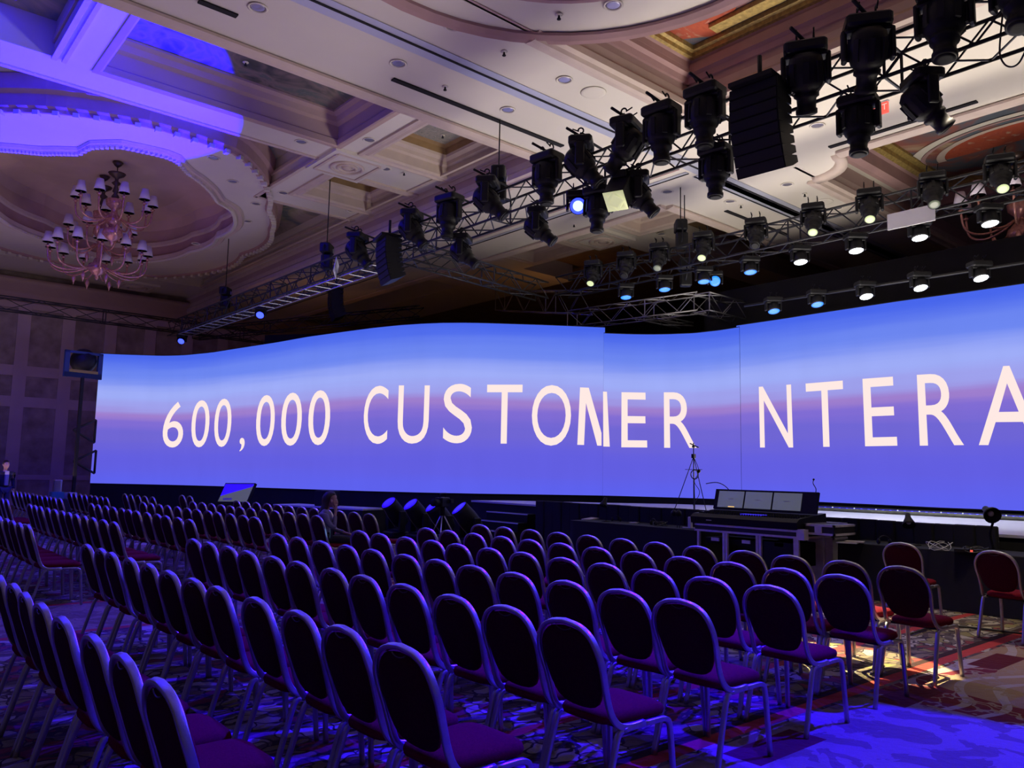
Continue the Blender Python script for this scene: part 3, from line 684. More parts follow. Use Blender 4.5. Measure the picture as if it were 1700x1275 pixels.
for ch, x0, y0, x1, y1 in (('6',271,667,305,743),('0',318,664.6,347.5,742.6),('0',356,662,384,742),(',',397.5,727,406,749.5),('0',425.4,656,456,740.5),('0',467,652,501,740),('0',512,648,548,739),('C',604,640.6,644,737),('U',660.5,640,712,736.6),('S',736,637.4,784,736),('T',807.8,638.8,866.6,736.5),('O',883,639.5,948,740)):
    box_glyph(ch, x0, y0, x1, y1, LEFT, W1, 1.0)
def poly_letter(pts_list, sec, wall, name='letter'):
    vs = []; fs = []
    for pts in pts_list:
        o = len(vs); vs += [seg_pt(sec, x, y, .03)-wall.location for x, y in pts]; fs.append(tuple(range(o, o+len(pts))))
    me = bpy.data.meshes.new(name); me.from_pydata(vs, [], fs); me.materials.append(M['lettering']); o = bpy.data.objects.new(name, me); C.objects.link(o); o.parent = wall
poly_letter([[(963,643.3),(972.5,643.7),(972.8,669),(969.6,738.8),(958.4,738.5)], [(972.5,643.7),(977.5,643.9),(998.6,719),(998.6,740),(991.5,739.8),(972.8,669)]], LEFT, W1)
poly_letter([[(1001.2,650.2),(1007.6,650.6),(1012.3,741.6),(1001.6,741.3)]], CEN, W2)
put_glyph('E', (1031.8,651.3), (1072.5,652), (1031.5,742.6), (1074.5,743), CEN, W2)
put_glyph('R', (1102,651.5), (1151.5,651.5), (1102.6,743.4), (1156.5,743.8), CEN, W2)
put_glyph('N', (1259.7,642.4), (1313.2,638.5), (1261.8,743), (1316.8,743), RIGHT, W3)
put_glyph('T', (1337.4,637), (1399,632), (1341,742), (1403,741.7), RIGHT, W3)
put_glyph('E', (1431.8,629.2), (1483.4,625.4), (1436.2,741), (1489.8,740), RIGHT, W3)
put_glyph('R', (1522,622.6), (1590,618.5), (1527,740), (1600.5,739), RIGHT, W3)
put_glyph('A', (1621,610), (1722,605.5), (1625,739), (1731,739.5), RIGHT, W3)

# black masking above and behind the wall
b = mb('drape'); b.box((19.6, -6, 0), (19.75, 14, 7.1)); o = b.build('masking_drape'); tag(o, 'tall black drape hanging behind the right LED wall', 'drape', 'black masking drapes')
b = mb('drape'); b.box((-.1, 0, 0), (.1, 12.5, 6.5)); o = b.build('masking_drape', loc=(18.9, 17.4, 0), rot=(0, 0, math.radians(34))); tag(o, 'black drape hanging behind the left LED wall', 'drape', 'black masking drapes')

# ================================================================== STAGE
SZ = .95
def wx(px): # front of right wall
    return
def poly_prism(b, pts, z0, z1):
    n = len(pts); b.add([(x, y, z0) for x, y in pts]+[(x, y, z1) for x, y in pts], [tuple(reversed(range(n))), tuple(range(n, 2*n))]+[(i, (i+1) % n, n+(i+1) % n, n+i) for i in range(n)], False)
front = 12.25
def off_wall(sec, idx, d):
    x, y = sec[idx][0], sec[idx][1]; v = Vector((x, y)); return v-v.normalized()*d
bk = [off_wall(RIGHT, len(RIGHT)-1, .5), off_wall(RIGHT, len(RIGHT)//2, .5), off_wall(RIGHT, 0, .5), off_wall(CEN, len(CEN)//2, .55), off_wall(CEN, 0, .8)]
t = thing('stage', 'low pale grey stage deck in front of the LED wall', 'stage', (front, 6, 0))
lx = atz(778, 828, SZ)
outl = [(front, -5.0), (bk[0].x+.1, -5.0)]+[(p.x, p.y) for p in bk]+[(13.4, 15.6), (front+.15, 15.9), (front, 13.1)]
b = mb('stage'); poly_prism(b, [(x-front, y-6) for x, y in outl], SZ-.04, SZ); b.build('deck', t)
b = mb('drape'); poly_prism(b, [(x-front+.03 if x < front+.3 else x-front-.03, y-6) for x, y in outl], 0, SZ-.04); b.build('skirt', t)
# footlight strip and blue LED strip along the wall foot
def along(sec, d, z, i0=0): return [Vector((*(off_wall(sec, i, d)), z)) for i in range(i0, len(sec))]
fl = along(RIGHT, .62, SZ)
b = mb('olive'); b.sweep([p+Vector((0, 0, .03)) for p in fl], [(.04, .08), (.04, -.08), (-.03, -.08), (-.03, .08)], (0, 0, 1)); t2 = thing('footlight_strip', 'olive metal trough of small footlights along the stage back', 'light strip'); b.build('trough', t2)
b = mb('led_dot')
for i in range(1, len(fl), 3): b.ball(fl[i]+Vector((0, 0, .085)), .013, n=8)
b.build('bulbs', t2)
b = mb('drape'); bl = along(RIGHT, .22, SZ)
b.sweep([p+Vector((0, 0, .05)) for p in bl], [(.05, .07), (.05, -.07), (-.05, -.07), (-.05, .07)], (0, 0, 1)); t3 = thing('led_strip', 'row of small blue LED points below the right LED wall', 'light strip'); b.build('rail', t3)
b = mb('led_bed'); b.sweep([p-Vector((p.x, p.y, 0)).normalized()*.075+Vector((0, 0, .055)) for p in bl], [(.026, .012), (.026, -.012), (-.026, -.012), (-.026, .012)], (0, 0, 1)); b.build('blue_bed', t3)
b = mb('led_blue'); dist = 0
for a, c in zip(bl, bl[1:]):
    L_ = (c-a).length; k = max(1, int(L_/.09))
    for j in range(k): p = a.lerp(c, j/k); bk_ = -Vector((p.x, p.y, 0)).normalized()*.085; b.box((-.018, -.018, -.014), (.018, .018, .014), T(p+bk_*1.1+Vector((0, 0, .06))))
b.build('leds', t3)
# black masking wall behind the tables
b = mb('drape')
for k in range(34):
    y = 13.1-k*.27-.27; b.rbox((12.02+.02*(k % 2), y, 0), (12.14, y+.275, 1.055+.004*math.sin(k)), .03)
o = b.build('table_masking_drape'); tag(o, 'waist-high black drape wall between tables and stage', 'drape')
# stairs
t = thing('stage_stairs', 'black steps with pale nosings at the stage front', 'stairs', (front, 13.5, 0))
for k in range(4):
    z = .19*(k+1)-.02; d = .28*(4-k); y0 = .0+(.0 if k > 1 else .12)
    mb('black').box((-d, -.2, 0), (-d+.30, 1.25+.0*k, z)).build('step', t)
    mb('white').box((-d-.004, -.2, z-.018), (-d+.02, 1.25, z+.004)).build('nosing', t)
# low platform and floor gear on the left
t = thing('low_platform', 'low grey platform in front of the left LED wall behind the seated woman', 'platform', (0, 0, 0)); p0 = atz(455, 837, .66); p1 = atz(602, 845, .66)
def orient(p, q): return math.atan2(q.y-p.y, q.x-p.x)
an = orient(p0, p1); L_ = (p1-p0).length
t.location = (p0.x, p0.y, 0); t.rotation_euler = (0, 0, an)
mb('drape').box((0, 0, 0), (L_, .9, .62)).build('base', t); mb('stage').box((-.02, -.02, .62), (L_+.02, .92, .66)).build('top', t)
p = p0.lerp(p1, .48); t = thing('floor_speaker', 'small black speaker box standing on the low platform', 'speaker', (p.x-math.sin(an)*.45, p.y+math.cos(an)*.45, .66), math.radians(-150))
mb('black').rbox((-.2, -.28, 0), (.2, .28, .42), .03).build('cabinet', t); mb('rubber').box((.2, -.24, .04), (.215, .24, .38)).build('grille', t)

# confidence monitor on its wedge
def plate(c, u, v, hw, hh, th, bb): # thick plate from centre and axes
    n = u.cross(v); mt = Matrix((u, v, n)).transposed().to_4x4(); mt.translation = c; bb.box((-hw, -hh, -th/2), (hw, hh, th/2), mt); return mt
c = atx(397, 820, 10.6)
bl_, br_, tr_, tl_ = [atx(x, y, X) for x, y, X in ((361, 835, 8.0), (411, 836, 8.4), (426, 803, 8.65), (376, 803, 8.25))]
t = thing('floor_monitor', 'tilted floor monitor whose screen reflects blue and grey halves', 'monitor', ((bl_.x+br_.x)/2, (bl_.y+br_.y)/2, 0))
bs = t.location
u = (br_-bl_).normalized(); v_ = (tl_-bl_); v_ = (v_-u*v_.dot(u)).normalized(); cc = (bl_+br_+tr_+tl_)/4
bb = mb('black'); mt = plate(cc-bs, u, v_, (br_-bl_).length/2, (tl_-bl_).length/2, .07, bb); bb.build('housing', t)
hw, hh = (br_-bl_).length/2-.03, (tl_-bl_).length/2-.03
n_ = u.cross(v_); s_ = 1 if n_.dot(Vector((0, 0, H))-cc) > 0 else -1
bb = mb('screenglass'); bb.box((-hw, -hh, s_*.036-.002), (hw, hh, s_*.036+.002), mt); bb.build('screen', t)
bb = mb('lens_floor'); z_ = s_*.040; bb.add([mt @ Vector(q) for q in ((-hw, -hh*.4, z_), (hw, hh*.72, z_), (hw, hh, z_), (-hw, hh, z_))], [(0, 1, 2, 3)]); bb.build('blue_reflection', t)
bb = mb('paper'); bb.add([mt @ Vector(q) for q in ((-hw*.7, -hh*.85, z_), (-hw*.1, -hh*.82, z_), (-hw*.1, -hh*.6, z_), (-hw*.7, -hh*.62, z_))], [(0, 1, 2, 3)]); bb.build('caption', t)
mb('black').box((-.25, -.12, 0), (.25, .12, max(.3, bl_.z))).build('stand', t)

# ================================================================== CHAIRS
def make_chair():
    t = thing('banquet_chair', 'x', 'chair')
    half = [(.34, -.212, .432), (.235, -.214, .430), (.165, -.212, .445), (.125, -.205, .485), (.098, -.200, .55), (.070, -.204, .64), (.040, -.213, .73), (.018, -.205, .80), (.004, -.168, .868), (-.004, -.100, .910), (-.007, 0, .925)]
    full = crom(half, 3); full = full+[Vector((p.x, -p.y, p.z)) for p in reversed(full[:-1])]
    n_ = Vector((1, 0, .22)).normalized(); a, b_ = .016, .011
    mb('alu').sweep(full, [(a, -b_*.7), (a*.7, -b_), (0, -b_*.86), (-a*.7, -b_), (-a, -b_*.7), (-a, b_*.7), (-a*.7, b_), (a*.7, b_), (a, b_*.7)], n_).build('back_frame', t)
    # back pad: slightly bulged shield inside the hoop
    out = [(.115, 0, .502), (.112, .075, .508), (.103, .135, .535), (.085, .172, .60), (.065, .190, .67), (.045, .200, .735), (.024, .190, .80), (.012, .155, .856), (.004, .095, .892), (.0, 0, .905)]
    loop = crom(out, 2); loop = loop+[Vector((p.x, -p.y, p.z)) for p in reversed(loop[1:-1])]
    cen = Vector((.05, 0, .715)); bp = mb('backfab'); nn = Vector((.966, 0, .26))
    def sh(k, off): return [cen+(p-cen)*k+nn*off for p in loop]
    L = [sh(.3, -.026), sh(.75, -.024), sh(.93, -.018), sh(1, -.006)]
    bp.loft(L, True, False, True, True); bp.mat('fabric'); bp.loft([sh(1, -.006), sh(1, .008), sh(.92, .024), sh(.7, .034), sh(.3, .036)], False, True, True, True); bp.build('backrest', t)
    g = [(-.014, .05*k/3, .896-.014*(1-(k/3)**2)) for k in range(-3, 4)]
    mb('bronze').tube(g, .003, 5).build('hand_grip', t)
    # seat cushion
    def so(i, z):
        pts = []
        for k in range(24):
            a_ = 2*PI*k/24; ca, sa = math.cos(a_), math.sin(a_); e = .42
            x = abs(ca)**e*(1 if ca > 0 else -1); y = abs(sa)**e*(1 if sa > 0 else -1)
            wid = .198+.016*x; pts.append(Vector((.335+(.228-i)*x, (wid-i)*y, z)))
        return pts
    st = mb('fabric'); st.loft([so(.02, .436), so(.004, .444), so(0, .462), so(.006, .480), so(.03, .494), so(.09, .501), so(.16, .503)], True, True, True, True); st.build('seat', t)
    for s in (-1, 1):
        y = .206*s
        P = [(-.9*0+.035, y*1.07, 0), (.075, y*1.05, .14), (.115, y*1.03, .28), (.150, y*1.02, .39), (.175, y*1.02, .417), (.215, y*1.02, .424), (.345, y*1.02, .426)]
        Q = [(.345, y*1.02, .426), (.47, y*1.02, .426), (.515, y*1.02, .417), (.540, y*1.02, .39), (.553, y*1.03, .28), (.563, y*1.05, .14), (.575, y*1.07, 0)]
        for path in (P, Q):
            mb('alu').sweep(crom(path, 3), [(.013, -.010), (.009, -.014), (-.009, -.014), (-.013, -.010), (-.013, .010), (-.009, .014), (.009, .014), (.013, .010)], (1, 0, .2)).build('leg', t)
    mb('black').box((.20, -.20, .418), (.225, .20, .438)).box((.46, -.20, .418), (.485, .20, .438)).box((.21, -.015, .419), (.475, .015, .437)).build('seat_frame', t)
    return t
chair0 = make_chair(); used = [False]
def place_chair(x, y, label, group, rz=0):
    o = copy_tree(chair0) if used[0] else chair0; used[0] = True
    o.location = (x, y, 0); o.rotation_euler = (0, 0, rz); o['label'] = label; o['group'] = group; return o
ROWX = [.92, 1.86, 2.84, 3.84, 4.86, 5.87, 6.92]
YB1 = {0: [2.82,3.28,3.72,4.23,4.7,5.14,5.55,5.99], 1: [2.83,3.31,3.78,4.29,4.81,5.24,5.71,6.19,6.65,7.13,7.52,7.96], 2: [2.86,3.32,3.78,4.3,4.81,5.26,5.79,6.22,6.74,7.21,7.7,8.11], 3: [2.93,3.38,3.86,4.38,4.89,5.36,5.82,6.34,6.82,7.33,7.85,8.36],
      4: [2.96,3.46,3.97,4.45,4.93,5.46,5.92,6.43,6.87,7.35,7.9,8.38], 5: [2.99,3.45,3.95,4.45,4.97,5.48,5.98,6.47,6.94,7.44,7.95,8.42], 6: [2.99,3.48,4.0,4.49,5.04,5.57,6.07,6.61,7.1,7.62,8.15,8.66]}
YB2 = {1: [10.78,11.22,11.68,12.15,12.67,13.15], 2: [10.99,11.49,11.98,12.44,12.9,13.38,13.9,14.45,14.96,15.44,15.89,16.43], 3: [11.17,11.63,12.11,12.57,13.06,13.57,14.01,14.45,14.94,15.44,15.9,16.47],
       4: [11.37,11.84,12.31,12.83,13.29,13.79,14.26,14.79,15.29,15.77,16.28,16.78], 5: [11.41,11.9,12.4,12.94,13.42,13.94,14.41,14.88,15.37,15.85,16.38,16.9], 6: [11.6,12.12,12.62,13.1,13.58,14.08,14.62,15.13,15.65,16.2,16.72,17.24]}
YB3 = {2: [18.71,19.25,19.8], 3: [19.07,19.55,20.02,20.52,21.0,21.5,21.95,22.44,22.95,23.5,24.1,24.7], 4: [19.49,19.98,20.45,20.93,21.4,21.9,22.49,23.04], 5: [19.62,20.17,20.75,21.3,21.88], 6: [20.15,20.75]}
BL = (('front right block', YB1, 'right end'), ('middle block', YB2, 'right end'), ('far left block', YB3, 'right end'))
WOMAN_CHAIR = None
for bname, tab, endn in BL:
    for r, ys in tab.items():
        for k, y in enumerate(ys):
            where = 'aisle seat' if k == 0 else '%s from the aisle' % ORD[k]
            lab = 'burgundy chair, %s, %s row from camera, %s' % (where, ORD[r], bname)
            place_chair(ROWX[r]+random.uniform(-.012, .012), y, lab, 'burgundy banquet chairs in the %s' % bname, random.uniform(-.03, .03))
place_chair(9.56, 4.12, 'burgundy chair drawn up to the right table, left of two', 'chairs at the black tables', .05)
place_chair(9.42, 3.10, 'burgundy chair at the right table near the picture edge', 'chairs at the black tables', -.12)

# ================================================================== TABLES
def table(y0, y1, label, x0=11.12, x1=11.92, h=.76):
    t = thing('draped_table', label, 'table', ((x0+x1)/2, (y0+y1)/2, 0), 0, 'black draped technician tables')
    hx, hy = (x1-x0)/2, (y1-y0)/2
    mb('rubber').rbox((-hx, -hy, h-.03), (hx, hy, h), .02).build('tabletop', t)
    bb = mb('drape'); n = int(hy*2/.12); L0 = []; L1 = []
    per = [(-hx, -hy+2*hy*k/n) for k in range(n+1)]+[(-hx+2*hx*k/6, hy) for k in range(1, 7)]+[(hx, hy-2*hy*k/n) for k in range(1, n+1)]+[(hx-2*hx*k/6, -hy) for k in range(1, 6)]
    top = [Vector((x, y, h-.02)) for x, y in per]; bot = [Vector((x*(1+.05*(k % 2)), y*(1+.01*(k % 2)), 0.005)) for k, (x, y) in enumerate(per)]
    bb.loft([top, bot], False, False, True, True); bb.build('drape', t)
    for sx in (-1, 1):
        for sy in (-1, 1): mb('alu').tube([(sx*(hx-.1), sy*(hy-.15), 0), (sx*(hx-.1), sy*(hy-.15), h-.03)], .014, 6).build('leg', t)
    return t
table(8.05, 11.1, 'long black draped table left of the mixing console'); table(1.2, 5.68, 'long black draped table right of the mixing console')
TZ = .76
def on(x, y, z=TZ): return atz(x, y, z)

# mixing console on its road case
cx0 = atx(1166, 870, 10.75); cyl, cyr = 7.85, 6.05
t = thing('mixing_console', 'large black mixing desk with three grey screens on a flight case', 'mixing console', (11.0, 6.92, .92))
b = mb('black'); w2 = .92
prof = [(-.42, 0), (-.44, .10), (-.36, .15), (.18, .20), (.40, .22), (.42, .02), (.40, 0)]
b.loft([[Vector((x, y, z)) for x, z in prof] for y in (-w2, w2)], True, True, True, False); b.build('console_body', t)
b = mb('rubber'); mtb = T(.17, 0, .21) @ Ry(math.radians(16)); b.box((-.02, -w2*.98, 0), (.02, w2*.98, .33), mtb); b.build('meter_bridge', t)
for k, yy in enumerate((.59, .09, -.41)):
    o = mb('screenglass').box((-.026, yy-.235, .03), (-.020, yy+.235, .30), mtb).build('screen', t)
    mb('white').box((-.028, yy-.05, .165), (-.027, yy+.05, .172), mtb).build('caption', o)
b = mb('rubber')
for k in range(40):
    for j in range(3): b.box((-.33+j*.14, -.86+k*.043, .152+j*.012), (-.24+j*.14, -.845+k*.043, .172+j*.012))
b.build('faders', t); mb('blueprint').box((-.30, -.30, .158), (-.02, .10, .176)).build('lit_panel', t)
mb('amber').box((-.024-.003, .50, .035), (-.0272, .62, .05), mtb).build('warm_reflection', t)
g = crom([(.22, -w2*.93, .5), (.23, -w2*.94, .58), (.20, -w2*.91, .66), (.20, -w2*.92, .72)], 3); mb('cable').tube(g, .006, 6).ball(g[-1], .016).build('gooseneck_lamp', t)
mb('white').box((-.441, .52, .05), (-.439, .62, .062)).build('badge', t)
t = thing('flight_case_stand', 'aluminium-edged flight case rack carrying the mixing console', 'flight case', (11.0, 6.92, 0))
b = mb('case'); b.box((-.40, -.98, .80), (.40, .86, .90)); b.build('tray', t)
b = mb('alumat')
for z in (.795, .885): b.box((-.41, -.99, z), (-.39, .87, z+.03)); b.box((-.41, -.99, z), (.41, -.97, z+.03)); b.box((-.41, .85, z), (.41, .87, z+.03))
b.box((-.42, -1.02, .78), (-.30, -.9, .93)); b.build('edging', t)
for y in (-.90, -.86, -.30, -.25, .28, .33, .80):
    mb('alumat').box((-.40, y-.02, 0), (-.36, y+.02, .80)).build('leg', t)
for y in (-.88, .8): mb('alumat').box((.34, y-.02, 0), (.38, y+.02, .80)).build('leg', t)
mb('black').box((-.3, -.80, .62), (.3, .74, .70)).build('shelf', t); mb('rubber').box((-.38, -.85, .38), (.2, -.35, .72)).build('rack_unit', t)
b = mb('alumat')
for y in (-.6, -.05, .5): b.box((-.38, y-.07, .66), (-.36, y+.07, .71))
b.build('latches', t)
p = on(1325, 880, .90)
t = thing('flight_case', 'aluminium-edged black case lid beside the mixing desk', 'flight case', (11.05, 5.78, .86), 0, 'flight cases')
mb('case').box((-.30, -.24, 0), (.3, .20, .14)).build('shell', t); b = mb('alumat')
for z in (0, .12):
    b.box((-.31, -.25, z), (.31, -.22, z+.03)); b.box((-.31, .18, z), (.31, .21, z+.03)); b.box((-.31, -.25, z), (-.28, .21, z+.03)); b.box((.28, -.25, z), (.31, .21, z+.03))
b.box((-.325, -.06, .03), (-.305, .04, .12)); b.build('edging', t)
q = atx(1371, 893, 11.6); t = thing('flight_case', 'small upright silver-edged case behind the right table end', 'flight case', (11.62, q.y, 0), 0, 'flight cases')
mb('case').box((-.2, -.22, .76), (.2, .22, 1.0)).build('shell', t); b = mb('alumat')
for z in (.76, .86, .97): b.box((-.21, -.23, z), (.21, -.2, z+.03)); b.box((-.21, .2, z), (.21, .23, z+.03)); b.box((-.21, -.23, z), (-.18, .23, z+.03))
b.box((-.2, -.2, 0), (.2, .2, .76)); b.build('edging', t)

# desk lamps
def desk_lamp(p, pole, hd, tilt, yaw, label, s=1.0):
    t = thing('desk_lamp', label, 'lamp', p, yaw, 'black desk lamps on the tables')
    mb('black').lathe([(.09*s, 0), (.09*s, .012), (.02, .02), (.014, .03)], None, 20).build('base', t)
    mb('rubber').tube(crom(pole, 4), .012*s, 8).build('arm', t)
    e = Vector(pole[-1]); mtx = T(e) @ Ry(tilt)
    h = mb('black').lathe([(.022*s, -.06*s), (.03*s, -.05*s), (.035*s, 0), (.075*s, .09*s), (.08*s, .12*s), (.074*s, .12*s), (.03*s, .01*s)], mtx, 16).build('lamp_shade', t)
    mb('white').ball((0, 0, .07*s), .03*s, mtx, 10).build('bulb', h); return t
p = on(1006, 866); desk_lamp(p, [(0, 0, .02), (.0, 0, .18), (0, 0, .36), (-.01, .02, .40)], 0, math.radians(205), math.radians(0), 'desk lamp with silver shade on the left table', 1.0)
p = atx(1517, 905, 11.55); desk_lamp((p.x, p.y, TZ), [(0, 0, .02), (.0, .0, .2), (-.0, .02, .33), (.0, .06, .38)], 0, math.radians(215), math.radians(30), 'desk lamp bent low on the right table', 1.1)
p = atx(1650, 915, 11.6); desk_lamp((p.x, p.y, TZ), [(0, 0, .02), (.02, .03, .22), (-.02, -.0, .40), (.01, .05, .52)], 0, math.radians(250), math.radians(40), 'tall jointed black desk lamp at the right table end', 1.35)
# table clutter
p = on(980, 862); t = mb('paper').box((-.14, -.11, 0), (.14, .11, .018), Ry(-.1)).build('notebook', loc=p); tag(t, 'pale notebook lying on the left table beside the lamp', 'notebook')
p = on(1405, 901.5); t = thing('paper_stack', 'two pale booklets on the left end of the right table', 'booklets', p, .3); mb('white').box((-.10, -.15, 0), (.12, .12, .015)).build('booklet', t); mb('paper').box((-.04, -.22, .0152), (.16, .02, .03)).build('booklet', t)
def headset(p, rz, label):
    t = thing('headset', label, 'headset', p, rz, 'headsets on the tables')
    arc = [(.0, .08*math.cos(a), .045+.075*math.sin(a)) for a in [PI*k/10 for k in range(11)]]
    mb('black').tube(arc, .008, 6).build('headband', t)
    for s in (-1, 1): mb('rubber').lathe([(.035, -.012), (.042, 0), (.03, .014)], T(0, .08*s, .043) @ Rx(PI/2), 12).build('ear_cup', t)
headset(on(1023, 866), .5, 'black headset lying right of the silver desk lamp'); headset(on(1085, 872), -.4, 'black headset among cables on the left table'); headset(on(1468, 904), .9, 'dark headset behind the left table chair')
def coil(p, r, n, label, mt='cable', th=.006, name='cable_coil', h=.02):
    pts = []
    for k in range(n*14):
        a = 2*PI*k/14; rr = r*(1+.18*math.sin(a*.37+n)); pts.append((rr*math.cos(a)*1.3, rr*math.sin(a), th+h*(.5+.5*math.sin(a*1.7+r*9))))
    o = mb(mt).tube(pts, th, 5).build(name, loc=p); return tag(o, label, 'cable', 'coiled cables on the tables')
coil(on(1096, 873), .10, 4, 'tangle of black cable on the left table', h=.07); coil(on(1560, 913), .13, 3, 'white cable loop on the right table', 'whitecable', .005, h=.10); coil(on(1620, 917), .12, 4, 'dark cable tangle beside the red power strip', h=.06); coil(on(1052, 869), .07, 3, 'small loop of pale cable by the left headsets', 'whitecable', .004, h=.02)
p = on(1608, 917); t = thing('power_strip', 'black power strip with red light on the right table', 'power strip', p, .3); mb('black').box((-.05, -.16, 0), (.05, .16, .04)).build('housing', t); mb('exitred').box((-.052, -.05, .01), (-.04, -.02, .035)).build('indicator_light', t)
p = on(1146, 877.5); t = thing('microphone_stand_base', 'white upright power box standing on the left table', 'box', p); mb('white').rbox((-.035, -.035, 0), (.035, .035, .20), .02).build('body', t)
mb('white').rbox((-.02, -.16, 0), (.02, .16, .02), .01).build('foot', t)
p = on(1128, 876.5); t = thing('table_lamp_pair', 'pair of small black gooseneck lamps left of the mixing desk', 'lamp', p)
for s in (0, 1):
    g = crom([(0, .05*s, 0), (.02, .06*s, .15), (0, .1*s, .3+.03*s), (-.04, .1*s, .3)], 4); h = mb('black').tube(g, .007, 6).build('gooseneck', t); mb('black').lathe([(.02, 0), (.05, .03), (.055, .09), (.03, .1)], T(g[-1]) @ Ry(PI*.9), 12).build('lamp_shade', t)
# antenna tripod behind the table
p = atx(1152, 860, 12.6); top = atx(1155, 735, 12.6)
t = thing('antenna_tripod', 'thin black tripod with antenna and hanging cable rings', 'tripod', (12.6, p.y, SZ)); bz = SZ; ht = top.z-SZ
knot = .55*ht+.25
for a, r in ((.6, .58), (2.5, .40), (4.2, .58)):
    mb('black').tube([(0, 0, ht*.80), (math.cos(a)*r, math.sin(a)*r, .0)], .008, 5).build('leg', t)
mb('black').tube([(0, 0, .02), (0, 0, ht)], .009, 6).build('pole', t); mb('black').box((-.03, -.03, ht*.78), (.03, .03, ht*.84)).box((-.02, -.02, ht*.93), (.02, .02, ht*.96)).build('clamp', t)
mb('black').tube([(0, .08, ht*.99), (0, -.12, ht*.93)], .012, 6).build('antenna', t)
ring = [(.0, -.02+.085*math.cos(2*PI*k/20), ht*.55+.085*math.sin(2*PI*k/20)) for k in range(21)]; mb('cable').tube(ring, .010, 5).build('cable_ring', t)
mb('cable').tube(crom([(0, 0, ht*.8), (.03, -.1, ht*.6), (-.02, -.03, ht*.45), (.02, -.12, ht*.3), (0, .02, ht*.12)], 6), .006, 5).build('cable', t)
mb('black').tube([(0, .2, ht*.62), (0, -.2, ht*.62)], .005, 5).build('spreader', t); mb('rubber').ball((0, -.12, ht*.60), .035).build('knob', t)
g = [atx(x, y, 12.4) for x, y in ((1172, 803), (1190, 801), (1205, 808), (1214, 822), (1216, 850))]; o = mb('cable').tube(crom([q-g[0] for q in g], 5), .008, 6).build('cable', loc=g[0]); tag(o, 'black cable arching over behind the mixing desk', 'cable')
g = [atz(x, y, z) for x, y, z in ((1510, 1053, .02), (1570, 1039, .02), (1700, 1052, .02))]; o = mb('cable').tube(crom([q-g[0] for q in g], 6), .012, 6).build('cable', loc=g[0]); tag(o, 'thin black cable running across the carpet at the right', 'cable')

# video camera on tripod
q = atz(737, 905, 0); q = atx(735, 832, 9.9)
t = thing('video_camera_tripod', 'black video camera on a tripod between the floor lamps', 'camera', (q.x, q.y, 0), math.radians(205)); ch = q.z-.12
for a in (.4, 2.4, 4.6): mb('alu').tube([(0, 0, ch-.12), (math.cos(a)*.45, math.sin(a)*.45, .01)], .014, 6).build('leg', t)
mb('black').lathe([(.05, ch-.18), (.06, ch-.1), (.05, ch-.02), (.07, ch)], None, 12).build('tripod_head', t)
mb('black').rbox((-.16, -.09, ch), (.18, .09, ch+.2), .03).box((-.05, -.14, ch+.05), (.05, -.09, ch+.17)).build('camera_body', t)
mb('rubber').lathe([(.06, 0), (.065, .12), (.08, .2), (.08, .23)], T(.17, 0, ch+.1) @ Ry(PI/2), 14).build('lens', t); mb('black').tube([(-.12, 0, ch+.2), (-.12, 0, ch+.28), (.1, 0, ch+.28), (.12, 0, ch+.2)], .015, 6).build('handle', t)
mb('rubber').box((-.22, .05, ch+.08), (-.1, .15, ch+.16)).build('viewfinder', t)

# ================================================================== PEOPLE
def skinmesh(name, chains, mt, parent, sub=2, root=0):
    """chains: list of [(co, radius), ...]; consecutive chains share coordinates where they join"""
    vs = []; rs = []; es = []; idx = {}
    for ch in chains:
        prev = None
        for co, r in ch:
            k = tuple(round(c, 4) for c in co)
            if k not in idx: idx[k] = len(vs); vs.append(co); rs.append(r)
            i = idx[k]
            if prev is not None and prev != i: es.append((prev, i))
            prev = i
    me = bpy.data.meshes.new(name); me.from_pydata(vs, es, []); o = bpy.data.objects.new(name, me); C.objects.link(o)
    md = o.modifiers.new('skin', 'SKIN'); md.use_smooth_shade = True
    if not me.skin_vertices: return o
    for i, r in enumerate(rs):
        rr = r if isinstance(r, tuple) else (r, r); me.skin_vertices[0].data[i].radius = rr
    me.skin_vertices[0].data[root].use_root = True
    s = o.modifiers.new('sub', 'SUBSURF'); s.levels = sub; s.render_levels = sub
    me.materials.append(M[mt]); 
    dg = bpy.context.evaluated_depsgraph_get(); nm = bpy.data.meshes.new_from_object(o.evaluated_get(dg)); bpy.data.objects.remove(o)
    nm.materials.clear(); nm.materials.append(M[mt])
    for p in nm.polygons: p.use_smooth = True
    o = bpy.data.objects.new(name, nm); C.objects.link(o); o.parent = parent; return o
